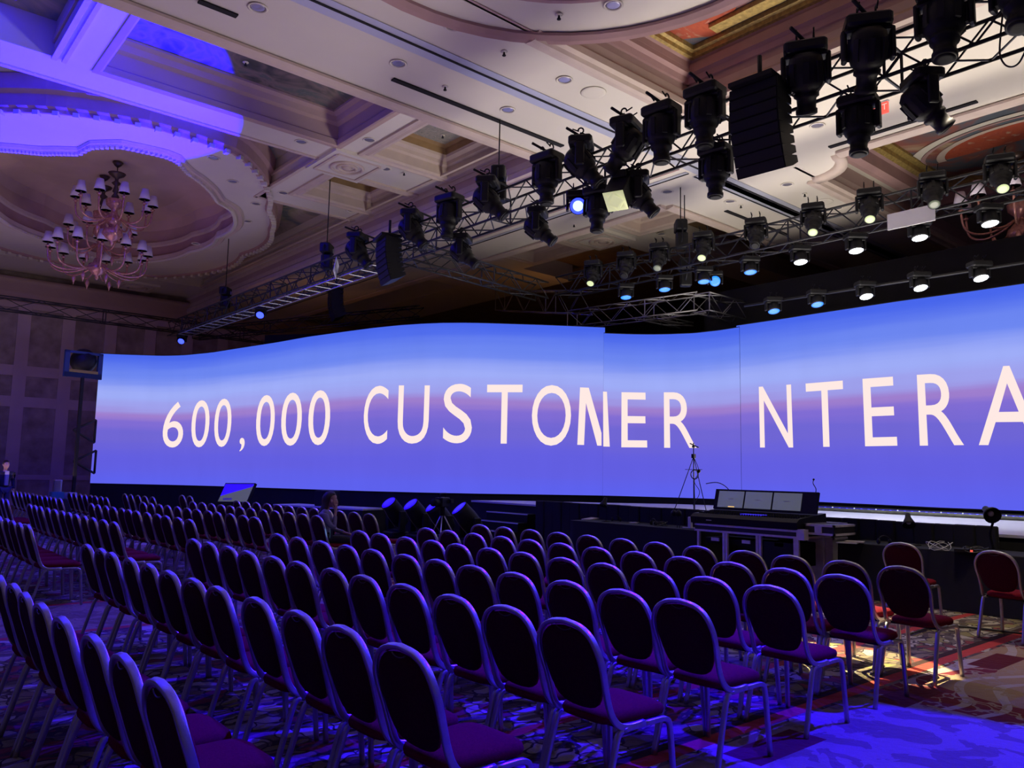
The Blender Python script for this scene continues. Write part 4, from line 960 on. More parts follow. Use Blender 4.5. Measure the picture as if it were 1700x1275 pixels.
def head(b, c, s, mtx):  # face looking +x
    b.mat('skin'); rings = []
    prof = [(-.118, .030, .02), (-.105, .050, .025), (-.08, .066, .012), (-.045, .073, .006), (-.01, .078, 0), (.03, .080, -.006), (.065, .076, -.010), (.095, .058, -.012), (.115, .028, -.012)]
    for z, r, dx in prof:
        l = []
        for k in range(20):
            a = 2*PI*k/20; ca, sa = math.cos(a), math.sin(a); fx = r*1.2*ca+dx; fy = r*.95*sa
            if ca > .9: fx += {-.045: .022, -.01: .012, -.08: .006}.get(z, 0)   # nose, lips
            if .6 < ca < .93 and z == -.01: fx -= .010                          # eye sockets
            if ca > .8 and z == -.105: fx += .008
            l.append(mtx @ Vector((c[0]+fx*s, c[1]+fy*s, c[2]+z*s)))
        rings.append(l)
    b.loft(rings, True, True, True, True)
    for sy in (-1, 1):
        b.ball((c[0]+.0*s, c[1]+sy*.078*s, c[2]-.015*s), .024*s, mtx, 8, 1.2)    # ears
    b.mat('white')
    for sy in (-1, 1): b.ball((c[0]+.080*s, c[1]+sy*.030*s, c[2]+.0*s), .011*s, mtx, 8)
    b.mat('hair')
    for sy in (-1, 1): b.ball((c[0]+.089*s, c[1]+sy*.030*s, c[2]+.0*s), .005*s, mtx, 8); b.box((c[0]+.082*s, c[1]+sy*.030*s-.016*s, c[2]+.022*s), (c[0]+.092*s, c[1]+sy*.030*s+.016*s, c[2]+.027*s), mtx)
    b.mat('redplastic'); b.box((c[0]+.088*s, c[1]-.018*s, c[2]-.073*s), (c[0]+.098*s, c[1]+.018*s, c[2]-.066*s), mtx)
def hand_chains(w, d, up, side, s=1.0, curl=.5, mirror=1):
    w, d, up, side = map(Vector, (w, d, up, side)); d = d.normalized(); up = up.normalized(); side = d.cross(up).normalized()*mirror
    palm = w+d*.045*s; out = [[(tuple(w), .021*s), (tuple(palm), (.030*s, .017*s))]]
    for k, (off, ln) in enumerate(((-.030, .070), (-.010, .080), (.010, .075), (.028, .060))):
        a = palm+side*off*s+d*.030*s; b1 = a+(d*math.cos(curl*.4)-up*math.sin(curl*.4))*ln*.5*s; c1 = b1+(d*math.cos(curl*1.3)-up*math.sin(curl*1.3))*ln*.5*s
        out.append([(tuple(palm), (.030*s, .017*s)), (tuple(a), .0095*s), (tuple(b1), .0085*s), (tuple(c1), .007*s)])
    a = w+d*.02*s-side*.03*s; b1 = a-side*.022*s+d*.035*s-up*.01*s; out.append([(tuple(w), .021*s), (tuple(a), .012*s), (tuple(b1), .009*s)])
    return out
# seated woman
FA = math.radians(-24)
t = thing('person', 'seated woman with long dark hair and grey sweater, hand to her cheek', 'person', (6.05, 11.56, 0), FA)
hip, chest, neck = (0, 0, .56), (.03, 0, .86), (.06, 0, 1.05)
headc = (.115, -.0, 1.165)
RH = (.19, -.075, 1.02); LH = (.44, .06, .62)
body = [[(hip, .15), ((.0, 0, .70), .135), (chest, .145), ((.04, 0, .98), .125), (neck, .045), ((.08, 0, 1.10), .045)],
        [(hip, .13), ((.06, -.10, .54), .085), ((.30, -.12, .555), .08), ((.52, -.11, .53), .058), ((.54, -.11, .30), .05), ((.50, -.11, .08), .036), ((.60, -.115, .05), .034)],
        [(hip, .13), ((.06, .10, .54), .085), ((.30, .11, .555), .08), ((.50, .11, .53), .058), ((.50, .11, .30), .05), ((.46, .11, .08), .036), ((.56, .115, .05), .034)],
        [((.04, 0, .98), .125), ((.02, -.17, .95), .065), ((.08, -.24, .80), .043), ((.17, -.20, .74), .038), (RH, .026)],
        [((.04, 0, .98), .125), ((.02, .17, .95), .065), ((.12, .23, .79), .043), ((.22, .21, .68), .038), (LH, .026)]]
o = skinmesh('trousers', [body[1], body[2]], 'trousers', t)
hand_r = hand_chains(RH, (-.02, .03, 1), (.3, -1, 0), (0, 0, 0), 1.0, .5); hand_l = hand_chains(LH, (1, -.25, -.2), (0, 0, 1), (0, 0, 0), 1.0, .7, -1)
bd = skinmesh('body', [[((.04, 0, .98), .06), (neck, .045), ((.08, 0, 1.12), .042)], [((.04, 0, .98), .06), ((.02, -.17, .95), .03), ((.08, -.24, .80), .028), ((.17, -.20, .74), .025), (RH, .021)], [((.04, 0, .98), .06), ((.02, .17, .95), .03), ((.12, .23, .79), .028), ((.22, .21, .68), .025), (LH, .021)]]+hand_r+hand_l, 'skin', t)
b = mb(); head(b, headc, 1.0, Matrix.Identity(4)); b.build('head', t)
swr = skinmesh('sweater', [body[0][:4]+[((.055, 0, 1.03), .06)], body[3][:4]+[((.185, -.11, .93), .032)], body[4][:4]+[((.36, .12, .645), .032)]], 'sweater', t)
b = mb('hair')   # long hair: cap and falling sheet
hc = Vector(headc); L = []
for z, rx, ry, dx in ((.135, .02, .02, -.01), (.125, .065, .055, -.015), (.09, .096, .082, -.018), (.04, .108, .094, -.028), (-.02, .100, .098, -.040), (-.08, .090, .100, -.052), (-.16, .085, .120, -.085), (-.25, .080, .135, -.120), (-.34, .070, .135, -.150), (-.42, .05, .11, -.165), (-.45, .02, .06, -.16)):
    l = []
    for k in range(20):
        a = 2*PI*k/20; wob = 1+.05*math.sin(k*2.7+z*40); x = rx*math.cos(a)*wob
        if z < .06 and math.cos(a) > .1: x = min(x, .012 if z > -.1 else .03)
        l.append(hc+Vector((x+dx, ry*math.sin(a)*wob, z)))
    L.append(l)
b.loft(L, True, True, True, True); b.build('hair', t)
pz = atx(550, 886, 5.97)
t = thing('phone', 'lit phone glowing at the seated woman\'s waist', 'phone', pz, FA-.5); mb('black').rbox((-.006, -.036, -.075), (.006, .036, .075), .004).build('case', t); mb('phone').box((-.0075, -.031, -.065), (-.0062, .031, .065)).build('display', t)
# standing man at the far left
q = aty(10, 765, 28.0)
t = thing('person', 'standing man in dark jacket and pale shirt at the far left edge', 'person', (q.x, 28.0, 0), math.radians(-75)); s = q.z/1.76
def S(p): return tuple(c*s for c in p)
skinmesh('trousers', [[(S((0, 0, .95)), .14), (S((0, -.10, .88)), .10), (S((.02, -.11, .50)), .07), (S((.0, -.12, .10)), .05), (S((.12, -.13, .05)), .045)], [(S((0, 0, .95)), .14), (S((0, .10, .88)), .10), (S((.0, .11, .50)), .07), (S((-.02, .12, .10)), .05), (S((.10, .13, .05)), .045)]], 'jeans', t)
skinmesh('jacket', [[(S((0, 0, .92)), .155), (S((0, 0, 1.15)), .15), (S((0, 0, 1.38)), .15), (S((.0, 0, 1.46)), .09)], [(S((0, 0, 1.38)), .15), (S((0, -.21, 1.37)), .075), (S((-.02, -.27, 1.12)), .06), (S((.06, -.26, .90)), .05)], [(S((0, 0, 1.38)), .15), (S((0, .21, 1.37)), .075), (S((-.02, .27, 1.12)), .06), (S((.06, .26, .90)), .05)]], 'jacket', t)
skinmesh('body', [[(S((0, 0, 1.38)), .06), (S((.01, 0, 1.52)), .05), (S((.02, 0, 1.58)), .05)], [(S((0, 0, 1.38)), .06), (S((0, -.21, 1.37)), .03), (S((-.02, -.27, 1.12)), .03), (S((.06, -.26, .88)), .025)], [(S((0, 0, 1.38)), .06), (S((0, .21, 1.37)), .03), (S((-.02, .27, 1.12)), .03), (S((.06, .26, .88)), .025)]]+hand_chains(S((.06, -.26, .88)), (.1, 0, -1), (1, 0, 0), (0, 0, 0), 1.0, .5)+hand_chains(S((.06, .26, .88)), (.1, 0, -1), (1, 0, 0), (0, 0, 0), 1.0, .5, -1), 'skin', t)
mb('shirt').rbox((.10, -.055, .98), (.175, .055, 1.42), .03).build('shirt', t)
b = mb(); head(b, S((.03, 0, 1.65)), 1.0, Matrix.Identity(4)); b.build('head', t)
b = mb('hair'); hc = Vector(S((.03, 0, 1.65))); b.loft([[hc+Vector((rx*math.cos(2*PI*k/16)-.018, ry*math.sin(2*PI*k/16), z+(.035 if math.cos(2*PI*k/16) > .3 and z < .06 else 0))) for k in range(16)] for z, rx, ry in ((-.03, .085, .083), (.03, .100, .086), (.08, .092, .08), (.12, .05, .05), (.128, .01, .01))], True, True, True, True); b.build('hair', t)

# ================================================================== TRUSSES
def truss(p0, p1, w_, h, label, group, mt='truss', r=.025, bay=.5, name='truss', rb=None):
    """box truss, p0/p1: middle of the bottom face"""
    p0, p1 = Vector(p0), Vector(p1); L_ = (p1-p0).length; d = (p1-p0).normalized(); s = Vector((-d.y, d.x, 0)).normalized(); up = Vector((0, 0, 1)); rb = rb or r*.55
    t = thing(name, label, 'truss', p0, 0, group); c = {}
    for i, (a, z) in enumerate(((-1, 0), (1, 0), (1, 1), (-1, 1))):
        c[i] = s*a*w_/2+up*h*z; mb(mt).tube([c[i], c[i]+d*L_], r, 7).build('chord', t)
    b = mb(mt); n = max(1, int(L_/bay))
    for k in range(n):
        a0, a1 = d*(L_*k/n), d*(L_*(k+1)/n)
        for i, j in ((0, 1), (1, 2), (2, 3), (3, 0)):
            q0, q1 = (c[i]+a0, c[j]+a1) if k % 2 == 0 else (c[j]+a0, c[i]+a1); b.tube([q0, q1], rb, 5, False)
        if k % 5 == 0:
            for i, j in ((0, 1), (1, 2), (2, 3), (3, 0)): b.tube([c[i]+a0, c[j]+a0], rb*1.4, 5, False)
    b.build('lattice', t); return t
G = 'lighting trusses above stage and seats'
TX1, TX2, TZ0 = 9.55, 15.1, 6.5
truss((TX1, -1.0, 6.5), (TX1, 30.6, 6.5), .5, .5, 'long black front truss running from upper right to lower left', G)
truss((TX2, 1.0, 6.55), (TX2, 15.5, 6.55), .5, .5, 'second black truss above the stage carrying white and blue lamps', G)
pA = atz(640, 432, 6.6); truss((TX1+.3, 15.3, 6.5), (14.8, 16.0, 6.5), .45, .45, 'dark cross truss going back from the smaller speaker array', G, bay=.5)
truss((-3, 31.5, aty(80, 524, 31.5).z), (13.5, 31.5, aty(80, 524, 31.5).z), .4, .45, 'black truss in front of the far left wall', G, bay=1.0)
pa, pb, pc = atz(950, 545, 6.15), atz(1165, 517, 6.15), atz(1228, 533, 6.15)
truss(pa, pb, .5, .5, 'pale-edged truss frame low above the middle LED wall, long side', G, 'trusslight', .022, .55)
truss(pb, pc, .5, .5, 'pale-edged truss frame low above the middle LED wall, right side', G, 'trusslight', .022, .55)
pd, pe = atz(1080, 531, 6.15), atz(1140, 543, 6.15); truss(pd, pe, .5, .1, 'flat ladder truss branching off the pale-edged frame', G, 'trusslight', .022, .55)
pf, pg = atz(690, 545, 6.6), atz(1003, 532, 6.6); truss(atx(830, 516, 19.0), atx(975, 522, 17.8), .4, .75, 'wide dark truss above the left LED wall end', G, 'trusslight', .02, .7)
truss(atx(325, 563, 10.7), atx(700, 527, 16.0), .4, .4, 'dark truss following the top of the left LED wall', G, 'truss', .025, .6)
# lower ladder of the front truss at its far end
b = mb('trusslight'); L_ = 13.5
for sx in (-.25, .25): b.tube([(sx, 0, 0), (sx, L_, 0)], .02, 6)
for k in range(24): b.tube([(-.25, k*L_/23, 0), (.25, k*L_/23, 0)], .016, 5, False)
o = b.build('cable_ladder', loc=(TX1, 15.9, 6.42)); tag(o, 'silver ladder under the far end of the front truss', 'truss')
t = thing('lamp_pipe', 'thin black pipe above the right LED wall carrying lamps', 'pipe', (16.6, 4, 0)); pz0, pz1 = atx(1236, 508, 16.6), atx(1700, 437, 16.6)
b = mb('truss'); b.tube([(0, pz0.y-4, pz0.z), (0, pz1.y-4-1.0, pz1.z)], .03, 6); b.build('tube', t); b = mb('led_dot')
# ================================================================== LAMPS ON THE TRUSSES
def moving_head(kind, label, group, p, pan, tilt, lens='rubber', scale=1.0, flip=False, clamps=True, name='moving_head_lamp'):
    """base at p, head hanging below; pan about z, tilt away from straight down"""
    t = thing(name, label, 'stage light', p, pan, group); s = scale
    bb = mb('black').rbox((-.17*s, -.23*s, -.13*s), (.17*s, .23*s, 0), .05*s); bb.build('base', t)
    arm = .235*s if kind == 'profile' else .20*s; yk = mb('black')
    drop = .36*s if kind == 'profile' else .27*s
    for sy in (-1, 1):
        yk.rbox((-.065*s, sy*arm-.028*s, -drop-.10*s), (.065*s, sy*arm+.028*s, -.12*s), .03*s)
    yk.rbox((-.09*s, -arm, -.17*s), (.09*s, arm, -.12*s), .03*s)
    yo = yk.build('yoke', t)
    mtx = T(0, 0, -drop) @ Ry(tilt)
    h = mb('black')
    if kind == 'profile':
        h.lathe([(.01, .25), (.10, .245), (.17, .19), (.195, .06), (.19, -.06), (.165, -.13), (.12, -.17), (.135, -.18), (.135, -.22), (.105, -.24), (.10, -.34), (.115, -.35), (.115, -.40), (.10, -.41)] if s == 1 else [(a*s, z*s) for a, z in ((.01, .25), (.10, .245), (.17, .19), (.195, .06), (.19, -.06), (.165, -.13), (.12, -.17), (.135, -.18), (.135, -.22), (.105, -.24), (.10, -.34), (.115, -.35), (.115, -.40), (.10, -.41))], mtx, 20)
        h.mat('rubber')
        for k in range(8):
            a = 2*PI*k/8; h.box((.165*s, -.03*s, -.08*s), (.205*s, .03*s, .14*s), mtx @ Rz(a))
        hl = -.412*s; lr = .095*s
    else:
        h.lathe([(a*s, z*s) for a, z in ((.01, .17), (.10, .165), (.15, .10), (.165, 0), (.165, -.10), (.155, -.14), (.15, -.12))], mtx, 20); hl = -.128*s; lr = .15*s
    ho = h.build('head', t)
    hd = mb('white'); 
    g = [(0, .17*s*math.cos(a), .17*s*math.sin(a)+.03*s) for a in [PI*k/10 for k in range(11)]]; mb('alu').tube([mtx @ Vector(q) for q in g], .010*s, 5).build('carry_handle', ho)
    bb = mb(lens); bb.lathe([(.001, hl), (lr*.6, hl-.012*s), (lr, hl)], mtx, 18) if kind != 'profile' else bb.lathe([(.001, hl-.004), (lr*.6, hl-.010*s), (lr, hl)], mtx, 16)
    if lens == 'lens_deep': bb.mat('lens_core'); bb.lathe([(.001, hl-.018*s), (lr*.62, hl-.016*s), (lr*.66, hl-.012*s)], mtx, 16)
    bb.build('lens', ho)
    if clamps:
        cb = mb('black')
        for sy in (-1, 1):
            cb.tube([(0, sy*.09*s, 0), (0, sy*.09*s, .07*s)], .014*s, 6); cr = [(.04*s*math.cos(a), sy*.09*s, .10*s+.04*s*math.sin(a)) for a in [2*PI*k/10-PI/2 for k in range(9)]]; cb.tube(cr, .012*s, 5); cb.tube([(-.05*s, sy*.09*s, .10*s), (-.12*s, sy*.09*s, .13*s)], .01*s, 5)
        cb.tube([(0, -.09*s, .012*s), (0, .09*s, .012*s)], .012*s, 6); cb.build('clamp', t)
    return t
TB = TX1-.45     # outrigger line on the hall side
GF = 'moving heads on the front truss'
# px of base centre; pan/tilt give the pose
UP = [(1697, 12, 0, .3, 'at the picture edge above the truss'), (1566, 6, .2, .15, 'large, cut by the top picture edge'), (1440, 52, .6, -.55, 'second whole one from the top right'), (1337, 92, .5, -.45, 'right of the large speaker array'),
      (1170, 168, .1, .05, 'left of the large speaker array, upper'), (1098, 200, .1, .0, 'second left of the large speaker array'), (1040, 222, 1.9, -.65, 'tilted left, third left of the large array'), (965, 262, -.9, -.7, 'above the deep blue lamp, tilted right'), (908, 285, .1, .0, 'left of the deep blue lamp, pointing down'), (810, 325, -.9, -.8, 'below the first chain hoist, tilted right'), (746, 345, .2, .1, 'blue-lit side, between the hoist and the smaller array'), (684, 366, -.9, -.7, 'right above the smaller speaker array'), (594, 405, -.9, -.7, 'left of the smaller speaker array')]
for x, y, pan, tilt, s in UP[::1]:
    p = atx(x, y-8, TB); p.z = 7.18 if y > 10 else 7.18
    p = Vector((TB, p.y, 7.20)); moving_head('profile', 'black profile moving head '+s, GF, p, pan, tilt, scale=1.16)
    # outrigger arm back to the truss
    o = mb('black').tube([(-.35, 0, 0), (.55, 0, -.12)], .024, 6).build('outrigger_pipe', loc=(p.x, p.y, 7.30)); tag(o, 'short black pipe over the lamp '+s, 'pipe', 'short pipes holding the front truss lamps')
LO = [(1530, 120, -.7, -.75, 'profile', 'rubber', 'black moving head slung under the truss, farthest right, tilted'), (1424, 160, .2, .08, 'profile', 'rubber', 'black moving head under the truss beside the exit sign'), (1188, 238, .1, .06, 'profile', 'rubber', 'black moving head under the truss below the large array'), (1060, 285, -.9, -.7, 'profile', 'rubber', 'black moving head under the truss right of the yellow-lit box'), (993, 305, .3, .1, 'profile', 'rubber', 'black moving head right beside the deep blue lamp'), (893, 342, -.9, -.85, 'profile', 'rubber', 'black moving head under the truss, tilted, below mid truss'), (768, 388, -.9, -.85, 'profile', 'rubber', 'black moving head under the truss right of the smaller array')]
for x, y, pan, tilt, kind, lens, s in LO:
    p = atx(x, y, TX1-.1); moving_head(kind, s, 'moving heads slung under the front truss', Vector((TX1-.1, p.y, 6.44)), pan, tilt, lens)
def aim(p, target):  # pan/tilt so that the lens (local -z tilted by Ry) looks at target
    d = (Vector(target)-Vector(p)).normalized(); return math.atan2(d.y, d.x)+PI, math.acos(max(-1, min(1, -d.z)))
p = atx(960, 312, TX1-.2); p = Vector((TX1-.2, p.y, 6.44)); pan, ti = aim(p, (0, 0, 2)); moving_head('wash', 'wash light glowing deep blue under the front truss', 'wash lights', p, pan, ti, 'lens_deep', .9)
for x, y, s in ((434, 500, 'small lamp glowing blue under the far end of the front truss'), (303, 548, 'small lamp glowing blue at the very end of the front truss')):
    p = atx(x, y, TX1); p.z = 6.47; pan, ti = aim(p, (5, p.y-6, .5)); moving_head('wash', s, 'wash lights', p, pan, ti, 'lens_far', .75)
# yellow-lit square lamp housing
p = atx(1030, 305, TX1-.42); t = thing('square_lamp', 'square black lamp housing with yellow-green lit face', 'stage light', (TX1-.42, p.y, 6.42), math.radians(200))
mb('black').rbox((-.1, -.12, -.12), (.1, .12, 0), .03).build('bracket', t); mtx = T(0, 0, -.32) @ Ry(math.radians(-42)); mb('black').rbox((-.17, -.17, -.3), (.17, .17, .2), .02, mtx).build('housing', t)
M['yface'] = mat('yellow_lit_face', (.75, .80, .42), .5, emit=(.75, .80, .42), estr=.55); f_ = mb('yface').lathe([(.10, -.31), (.17, -.315), (.165, -.302), (.11, -.3)], mtx, 4).lathe([(.14, -.308), (.235, -.312), (.235, -.301), (.14, -.3)], mtx @ Rz(PI/4), 4).build('lit_front', t); mb('white').lathe([(.001, -.305), (.09, -.306), (.08, -.3)], mtx, 14).build('lens', t)
# second truss: hanging profiles and wash lights
GS = 'profile lamps on the second truss'
for x, y, lens, s in ((1660, 285, 'lens_warm', 'near the right picture edge'), (1548, 303, 'lens_dim', 'beside the pale card'), (1443, 330, 'lens_warm', 'left of the pale card'), (1350, 360, 'lens_warm', 'above the farthest left white lamp'), (1255, 378, 'rubber', 'above the round blue lamp'), (1168, 405, 'lens_warm', 'left of the round blue lamp'), (1095, 425, 'lens_dim', 'below the second hoist'), (1040, 422, 'rubber', 'left of the second hoist'), (985, 450, 'lens_warm', 'at the left end')):
    p = atx(x, y, TX2-.4); p = Vector((TX2-.4, p.y, 7.18)); pan, ti = aim(p, (8.2, p.y-3.0, 1.0)); moving_head('profile', 'black profile lamp on the second truss '+s, GS, p, pan, ti*.75, lens, .95)
GW = 'wash lights under the second truss'
for x, y, lens, s in ((1641, 345, 'lens_white', 'white wash light under the second truss, nearest the right edge'), (1525, 372, 'lens_white', 'white wash light under the second truss below the pale card'), (1420, 395, 'lens_white', 'white wash light under the second truss, second from left'), (1328, 415, 'lens_white', 'white wash light under the second truss, leftmost white'), (1245, 435, 'lens_blue', 'azure wash light under the second truss, right of all azure ones'), (1168, 455, 'lens_blue', 'azure wash light beside the round azure one'), (1103, 468, 'lens_blue', 'azure wash light above the pale ladder frame'), (1039, 480, 'lens_blue', 'azure wash light farthest left under the second truss')):
    p = atx(x, y, TX2); p = Vector((TX2, p.y, 6.50)); moving_head('wash', s, GW, p, .9, .22, lens, .88)
p = atx(1187, 460, 15.35); pan, ti = aim(p, (0, 0, 1.6)); p.z += .12; rl = moving_head('wash', 'round azure lamp facing the camera below the second truss', GW, p, pan, ti, 'lens_blue', .8); mb('black').tube([(0, 0, -.02), (0, 0, 6.58-p.z)], .02, 6).build('drop_pipe', rl)
GP = 'small lamps above the right LED wall'
for x, y, lens, s in ((1627, 466, 'lens_white', 'white lamp on the thin pipe nearest the right edge'), (1527, 482, 'lens_white', 'white lamp on the thin pipe, middle one'), (1437, 496, 'lens_white', 'white lamp on the thin pipe, left of the white ones'), (1356, 509, 'lens_blue', 'azure lamp on the thin pipe, right one'), (1284, 520, 'lens_blue', 'azure lamp on the thin pipe, left one')):
    p = atx(x, y, 16.5); moving_head('wash', s, GP, Vector((p.x, p.y, p.z+.37)), .9, .35, lens, .85)
# cards on the trusses
p = atx(1512, 361, TX2-.5); o = mb('white').box((-.01, -.42, -.15), (.01, .42, .15)).build('gobo_card', loc=p); tag(o, 'pale grey card fixed on the second truss', 'panel')
p = atx(558, 445, TX1-.35); o = mb('white').rbox((-.2, -.01, -.2), (.2, .01, .2), .01).build('gobo_card', loc=p, rot=(.1, .3, .9)); tag(o, 'lilac lit card fixed on the front truss far part', 'panel')
# chain hoists
def hoist(p, topz, label):
    t = thing('chain_hoist', label, 'hoist', p, .8, 'chain hoists carrying the trusses')
    mb('black').rbox((-.22, -.14, 0), (.22, .14, .26), .05).build('motor', t); mb('black').rbox((-.14, -.16, -.42), (.10, .12, -.04), .05).build('chain_bag', t)
    mb('alu').box((.06, -.16, .05), (.16, -.13, .15)).build('badge', t); mb('black').tube([(0, 0, .26), (0, 0, topz-p.z)], .014, 6).build('chain', t)
    mb('black').tube(crom([(-.15, 0, .2), (-.3, 0, .1), (-.28, 0, -.2), (-.1, 0, -.3)], 4), .02, 6).build('cable_loop', t); return t
hoist(Vector((TX1, atx(828, 285, TX1).y, 7.35)), 8.62, 'chain hoist above the middle of the front truss'); hoist(Vector((TX1, atx(543, 405, TX1).y, 7.3)), 9.32, 'chain hoist above the front truss left of the smaller array'); hoist(Vector((TX1, atx(374, 490, TX1).y, 7.3)), 9.22, 'chain hoist above the far end of the front truss'); hoist(Vector((TX2, atx(1130, 390, TX2).y, 7.5)), 8.6, 'chain hoist above the second truss')
hoist(Vector((15.6, atx(1137, 480, 15.6).y, 6.7)), 8.6, 'dark chain hoist above the pale-edged truss frame')
# loose cable at top right
g = [atx(x, y, TX1-.2) for x, y in ((1665, 20), (1661, 60), (1660, 90), (1668, 107), (1680, 111), (1692, 104), (1702, 85))]; o = mb('cable').tube(crom([q-g[0] for q in g], 5), .010, 6).build('cable', loc=g[0]); tag(o, 'thin cable hanging in a loop from the front truss, top right', 'cable')
# speaker arrays
def line_array(p, n, wdt, hgt, dep, yaw, label, bend, scale=1.0):
    t = thing('line_array_speaker', label, 'speaker', p, yaw, 'hanging line array speakers'); a = math.radians(-4); pos = Vector((0, 0, 0))
    mb('black').box((-.1, -wdt*.45, 0), (dep, wdt*.45, .06)).tube([(dep*.5, 0, .05), (dep*.5, 0, .45)], .03, 6).build('rigging_frame', t)
    for k in range(n):   # front looks to local -x, boxes tilt downwards progressively
        mtx = T(pos) @ Ry(-a); bb = mb('black')
        z1, z0 = -.004, -hgt+.004
        prof = [(0, z0), (0, z1), (dep*.55, z1), (dep, z1-hgt*.18), (dep, z0+hgt*.18), (dep*.55, z0)]
        bb.loft([[mtx @ Vector((x, y, z)) for x, z in prof] for y in (-wdt/2, -wdt*.30, wdt*.30, wdt/2)], True, True, True, False); ob = bb.build('speaker_box', t)
        mb('rubber').box((-.012, -wdt*.48, z0+.01), (0, wdt*.48, z1-.01), mtx).build('grille', ob)
        pos = mtx @ Vector((0, 0, -hgt)); a += math.radians(bend)
    return t
p = atx(1250, 138, TX1-.85); line_array(Vector((TX1-.85, p.y, p.z)), 8, .68, .150, .38, math.radians(4), 'large black curved speaker array in front of the truss', 3.8)
p = atx(640, 398, TX1-.6); line_array(Vector((TX1-.7, p.y, p.z)), 8, .72, .125, .36, math.radians(-14), 'smaller black curved speaker array at mid truss', 3.6)
p = atx(548, 482, 12.5); line_array(Vector((12.5, p.y, p.z)), 7, .8, .15, .4, math.radians(-20), 'dark speaker array hanging far back above the LED wall', 4.5)
p = atx(590, 392, TX1); 
# floor moving heads throwing blue
for x, y, s in ((652, 856, 'leftmost of the four floor lamps with blue lenses'), (690, 858, 'second floor lamp with blue lens'), (728, 858, 'floor lamp with blue lens behind the video camera'), (774, 862, 'rightmost of the four floor lamps with blue lenses')):
    q = atx(x+6, y, 10.9); t = thing('floor_moving_head', 'black '+s, 'stage light', (q.x, q.y, 0), math.radians(0), 'moving heads standing on the floor'); sc_ = 1.15
    mb('black').rbox((-.25, -.25, 0), (.25, .25, .16), .06).build('base', t)
    yk = mb('black')
    for sy in (-1, 1): yk.rbox((-.09, sy*.27-.04, .14), (.09, sy*.27+.04, .66), .03)
    yk.box((-.09, -.3, .145), (.09, .3, .20)); yk.build('yoke', t)
    d = (Vector((3.0, 16.2, 9.3))-Vector((q.x, q.y, .6))).normalized(); mtx = T(0, 0, .58) @ d.to_track_quat('-Z', 'Y').to_matrix().to_4x4()
    h = mb('black').lathe([(.05, .36), (.16, .32), (.21, .12), (.22, -.1), (.205, -.30), (.20, -.40), (.185, -.38)], mtx, 20).build('head', t)
    mb('lens_floor').lathe([(.001, -.40), (.12, -.40), (.188, -.385)], mtx, 20).build('lens', h)
    mb('alu').tube([mtx @ Vector((0, -.2, -.40)), mtx @ Vector((0, -.235, -.1)), mtx @ Vector((0, -.235, .2))], .008, 5).build('side_rail', h)

# ================================================================== CHANDELIERS
def arm_chandelier(loc, label, tiers, drop, bowl_z):
    t = thing('chandelier', label, 'chandelier', loc, .2, 'glass chandeliers in the dome')
    b = mb('bronze'); b.lathe([(.001, 0), (.16, -.01), (.10, -.10), (.03, -.16)], None, 16); b.build('canopy', t)
    b = mb('bronze'); b.tube([(0, 0, -.1), (0, 0, -.35)], .018, 6); b.lathe([(.02, -.32), (.26, -.36), (.22, -.42), (.06, -.52), (.05, -.6), (.14, -.68), (.05, -.76), (.10, -.95), (.05, -1.0), (.12, -1.12), (.06, -1.2)], None, 16); b.build('stem', t)
    b = mb('brass'); z = -1.15
    b.lathe([(.06, z), (.26, z-.08), (.24, z-.25), (.09, z-.38), (.10, z-.5), (.2, z-.62), (.22, z-.8), (.08, z-.95), (.06, bowl_z+.45), (.26, bowl_z+.38), (.30, bowl_z+.22), (.16, bowl_z+.06), (.05, bowl_z), (.06, bowl_z-.08), (.01, bowl_z-.14)], None, 18); b.build('body', t)
    for (r, n, zc, zt, ph) in tiers:
        for k in range(n):
            a = 2*PI*k/n+ph; ca, sa = math.cos(a), math.sin(a)
            pts = crom([(.12, zc), (r*.35, zc-.18), (r*.68, zc-.30), (r*.93, zc-.14), (r, zt-.16)], 4) if False else [(.12, zc), (.30*r, zc-.16), (.55*r, zc-.27), (.80*r, zc-.25), (.96*r, zc-.08), (r, zt-.2)]
            pts = crom([(q[0]*ca, q[0]*sa, q[1]) for q in pts], 3); a_ = mb('brass').tube(pts, .028, 6).build('arm', t)
            m_ = T(r*ca, r*sa, 0); mb('brass').lathe([(.02, zt-.22), (.075, zt-.17), (.03, zt-.14), (.025, zt-.03)], m_, 10).build('cup', a_)
            mb('shade').lathe([(.165, zt-.06), (.10, zt+.28), (.095, zt+.28), (.16, zt-.06)], m_, 14).build('lamp_shade', a_)
        for k in range(n//2):
            a = 2*PI*(k+.5)/(n//2)+ph; ca, sa = math.cos(a), math.sin(a)
            mb('brass').lathe([(.01, zc-.36), (.05, zc-.44), (.07, zc-.52), (.02, zc-.64), (.005, zc-.7)], T(.45*r*ca, .45*r*sa, 0), 8).build('pendant', t)
    return t
TOPD = Z1+1.765
arm_chandelier(atz(196, 270, TOPD), 'pink glass chandelier with lilac shades, upper right of the pair', [(1.08, 10, -1.72, -1.22, .1)], 0, -2.55)
arm_chandelier(atz(174, 293, TOPD), 'larger pink glass chandelier with lilac shades, lower left of the pair', [(.95, 7, -2.3, -1.8, .3), (1.45, 13, -3.0, -2.45, 0)], 0, -3.35)
p = Vector((21.5, 5.4, 9.6)); p = atz(1690, 290, 9.9); 
arm_chandelier(atx(1694, 372, 20.5)+Vector((0, 0, 1.7)), 'dark reddish chandelier cut off at the right edge behind the second truss', [(1.2, 10, -1.6, -1.1, 0)], 0, -2.2)

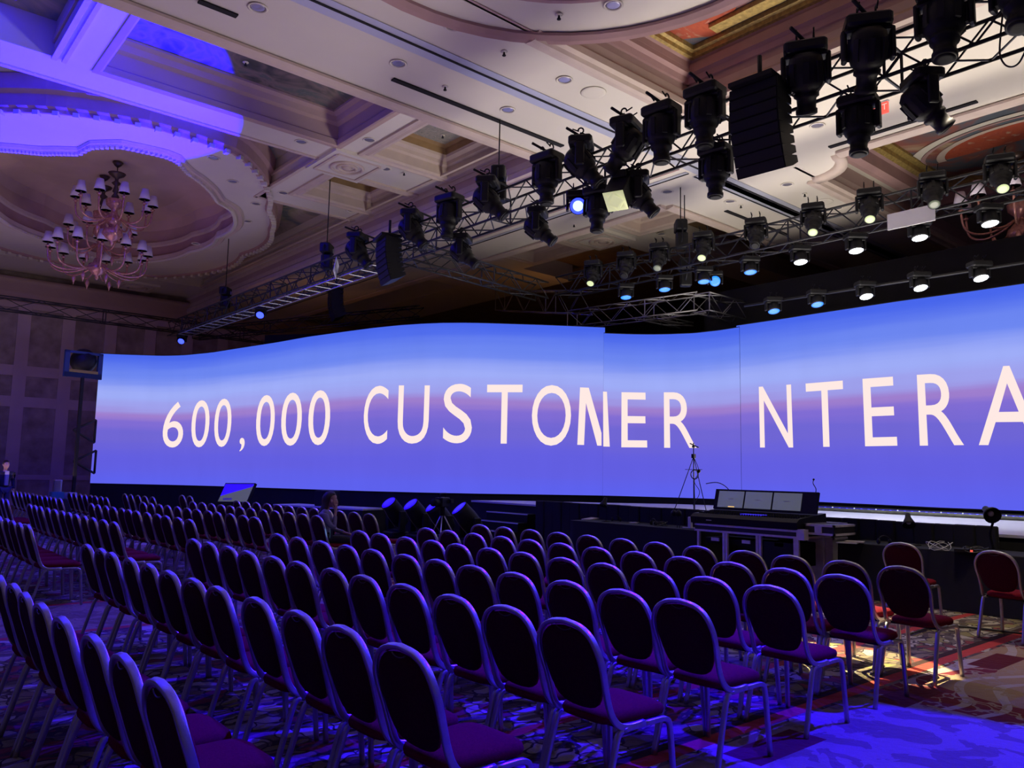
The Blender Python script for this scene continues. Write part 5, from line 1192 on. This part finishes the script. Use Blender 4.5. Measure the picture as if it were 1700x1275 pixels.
# ================================================================== FAR LEFT GEAR
q = aty(140, 603, 26.5); t = thing('blue_frame_lift', 'dark blue steel frame with yellow bar left of the LED wall', 'frame', (q.x, 26.5, 0), .2)
b = mb('liftblue')
for a, c in (((-.55, 0, q.z-.45), (.55, 0, q.z-.3)), ((-.55, 0, q.z-.45), (-.42, .1, q.z+.35)), ((.42, 0, q.z-.45), (.55, .1, q.z+.35)), ((-.55, 0, q.z+.28), (.55, .1, q.z+.35))): b.box(a, c)
b.build('frame', t); b = mb('black'); b.box((-.04, .0, 0), (.04, .08, q.z-.4)); b.box((-.6, -.4, 0), (.6, .5, .1)); b.build('stand', t); mb('yellow').box((-.42, -.02, q.z-.30), (.42, 0, q.z-.22)).build('bar', t); mb('black').ball((.1, .3, q.z+.1), .38).build('cable_bundle', t)
q = aty(110, 845, 24.5); t = thing('equipment_crate', 'dark crate with teal and white boxes on top by the left wall', 'crate', (q.x, 24.5, 0))
mb('case').rbox((-.5, -.3, 0), (.5, .3, .72), .03).build('crate_body', t); mb('teal').box((-.42, -.2, .72), (-.12, .1, .9)).build('teal_box', t); mb('white').box((-.05, -.2, .72), (.2, .1, .88)).build('white_box', t); mb('white').box((.25, -.2, .72), (.42, .1, .80)).build('white_box', t)
q = aty(95, 812, 24.8); t = thing('floor_fan', 'slim upright silver tower standing beside the crate', 'tower', (q.x, 24.8, 0)); mb('alu').rbox((-.10, -.10, .05), (.10, .10, 1.22), .05).build('column', t); mb('black').rbox((-.2, -.2, 0), (.2, .2, .06), .08).build('foot', t)
# outrigger braces at the side of the LED wall
for k, z in enumerate((2.2, 4.0)):
    q = aty(122, 714 if k else 766, 30.5); o = mb('truss').tube([(0, 0, 0), (.75, .3, .4)], .04, 6).tube([(0, 0, 0), (.75, .3, -.4)], .04, 6).tube([(.75, .3, .4), (.75, .3, -.4)], .04, 6).build('wall_brace', loc=q); tag(o, 'dark bracing triangle at the left edge of the LED wall, %s' % ('upper' if k else 'lower'), 'brace', 'braces of the LED wall')
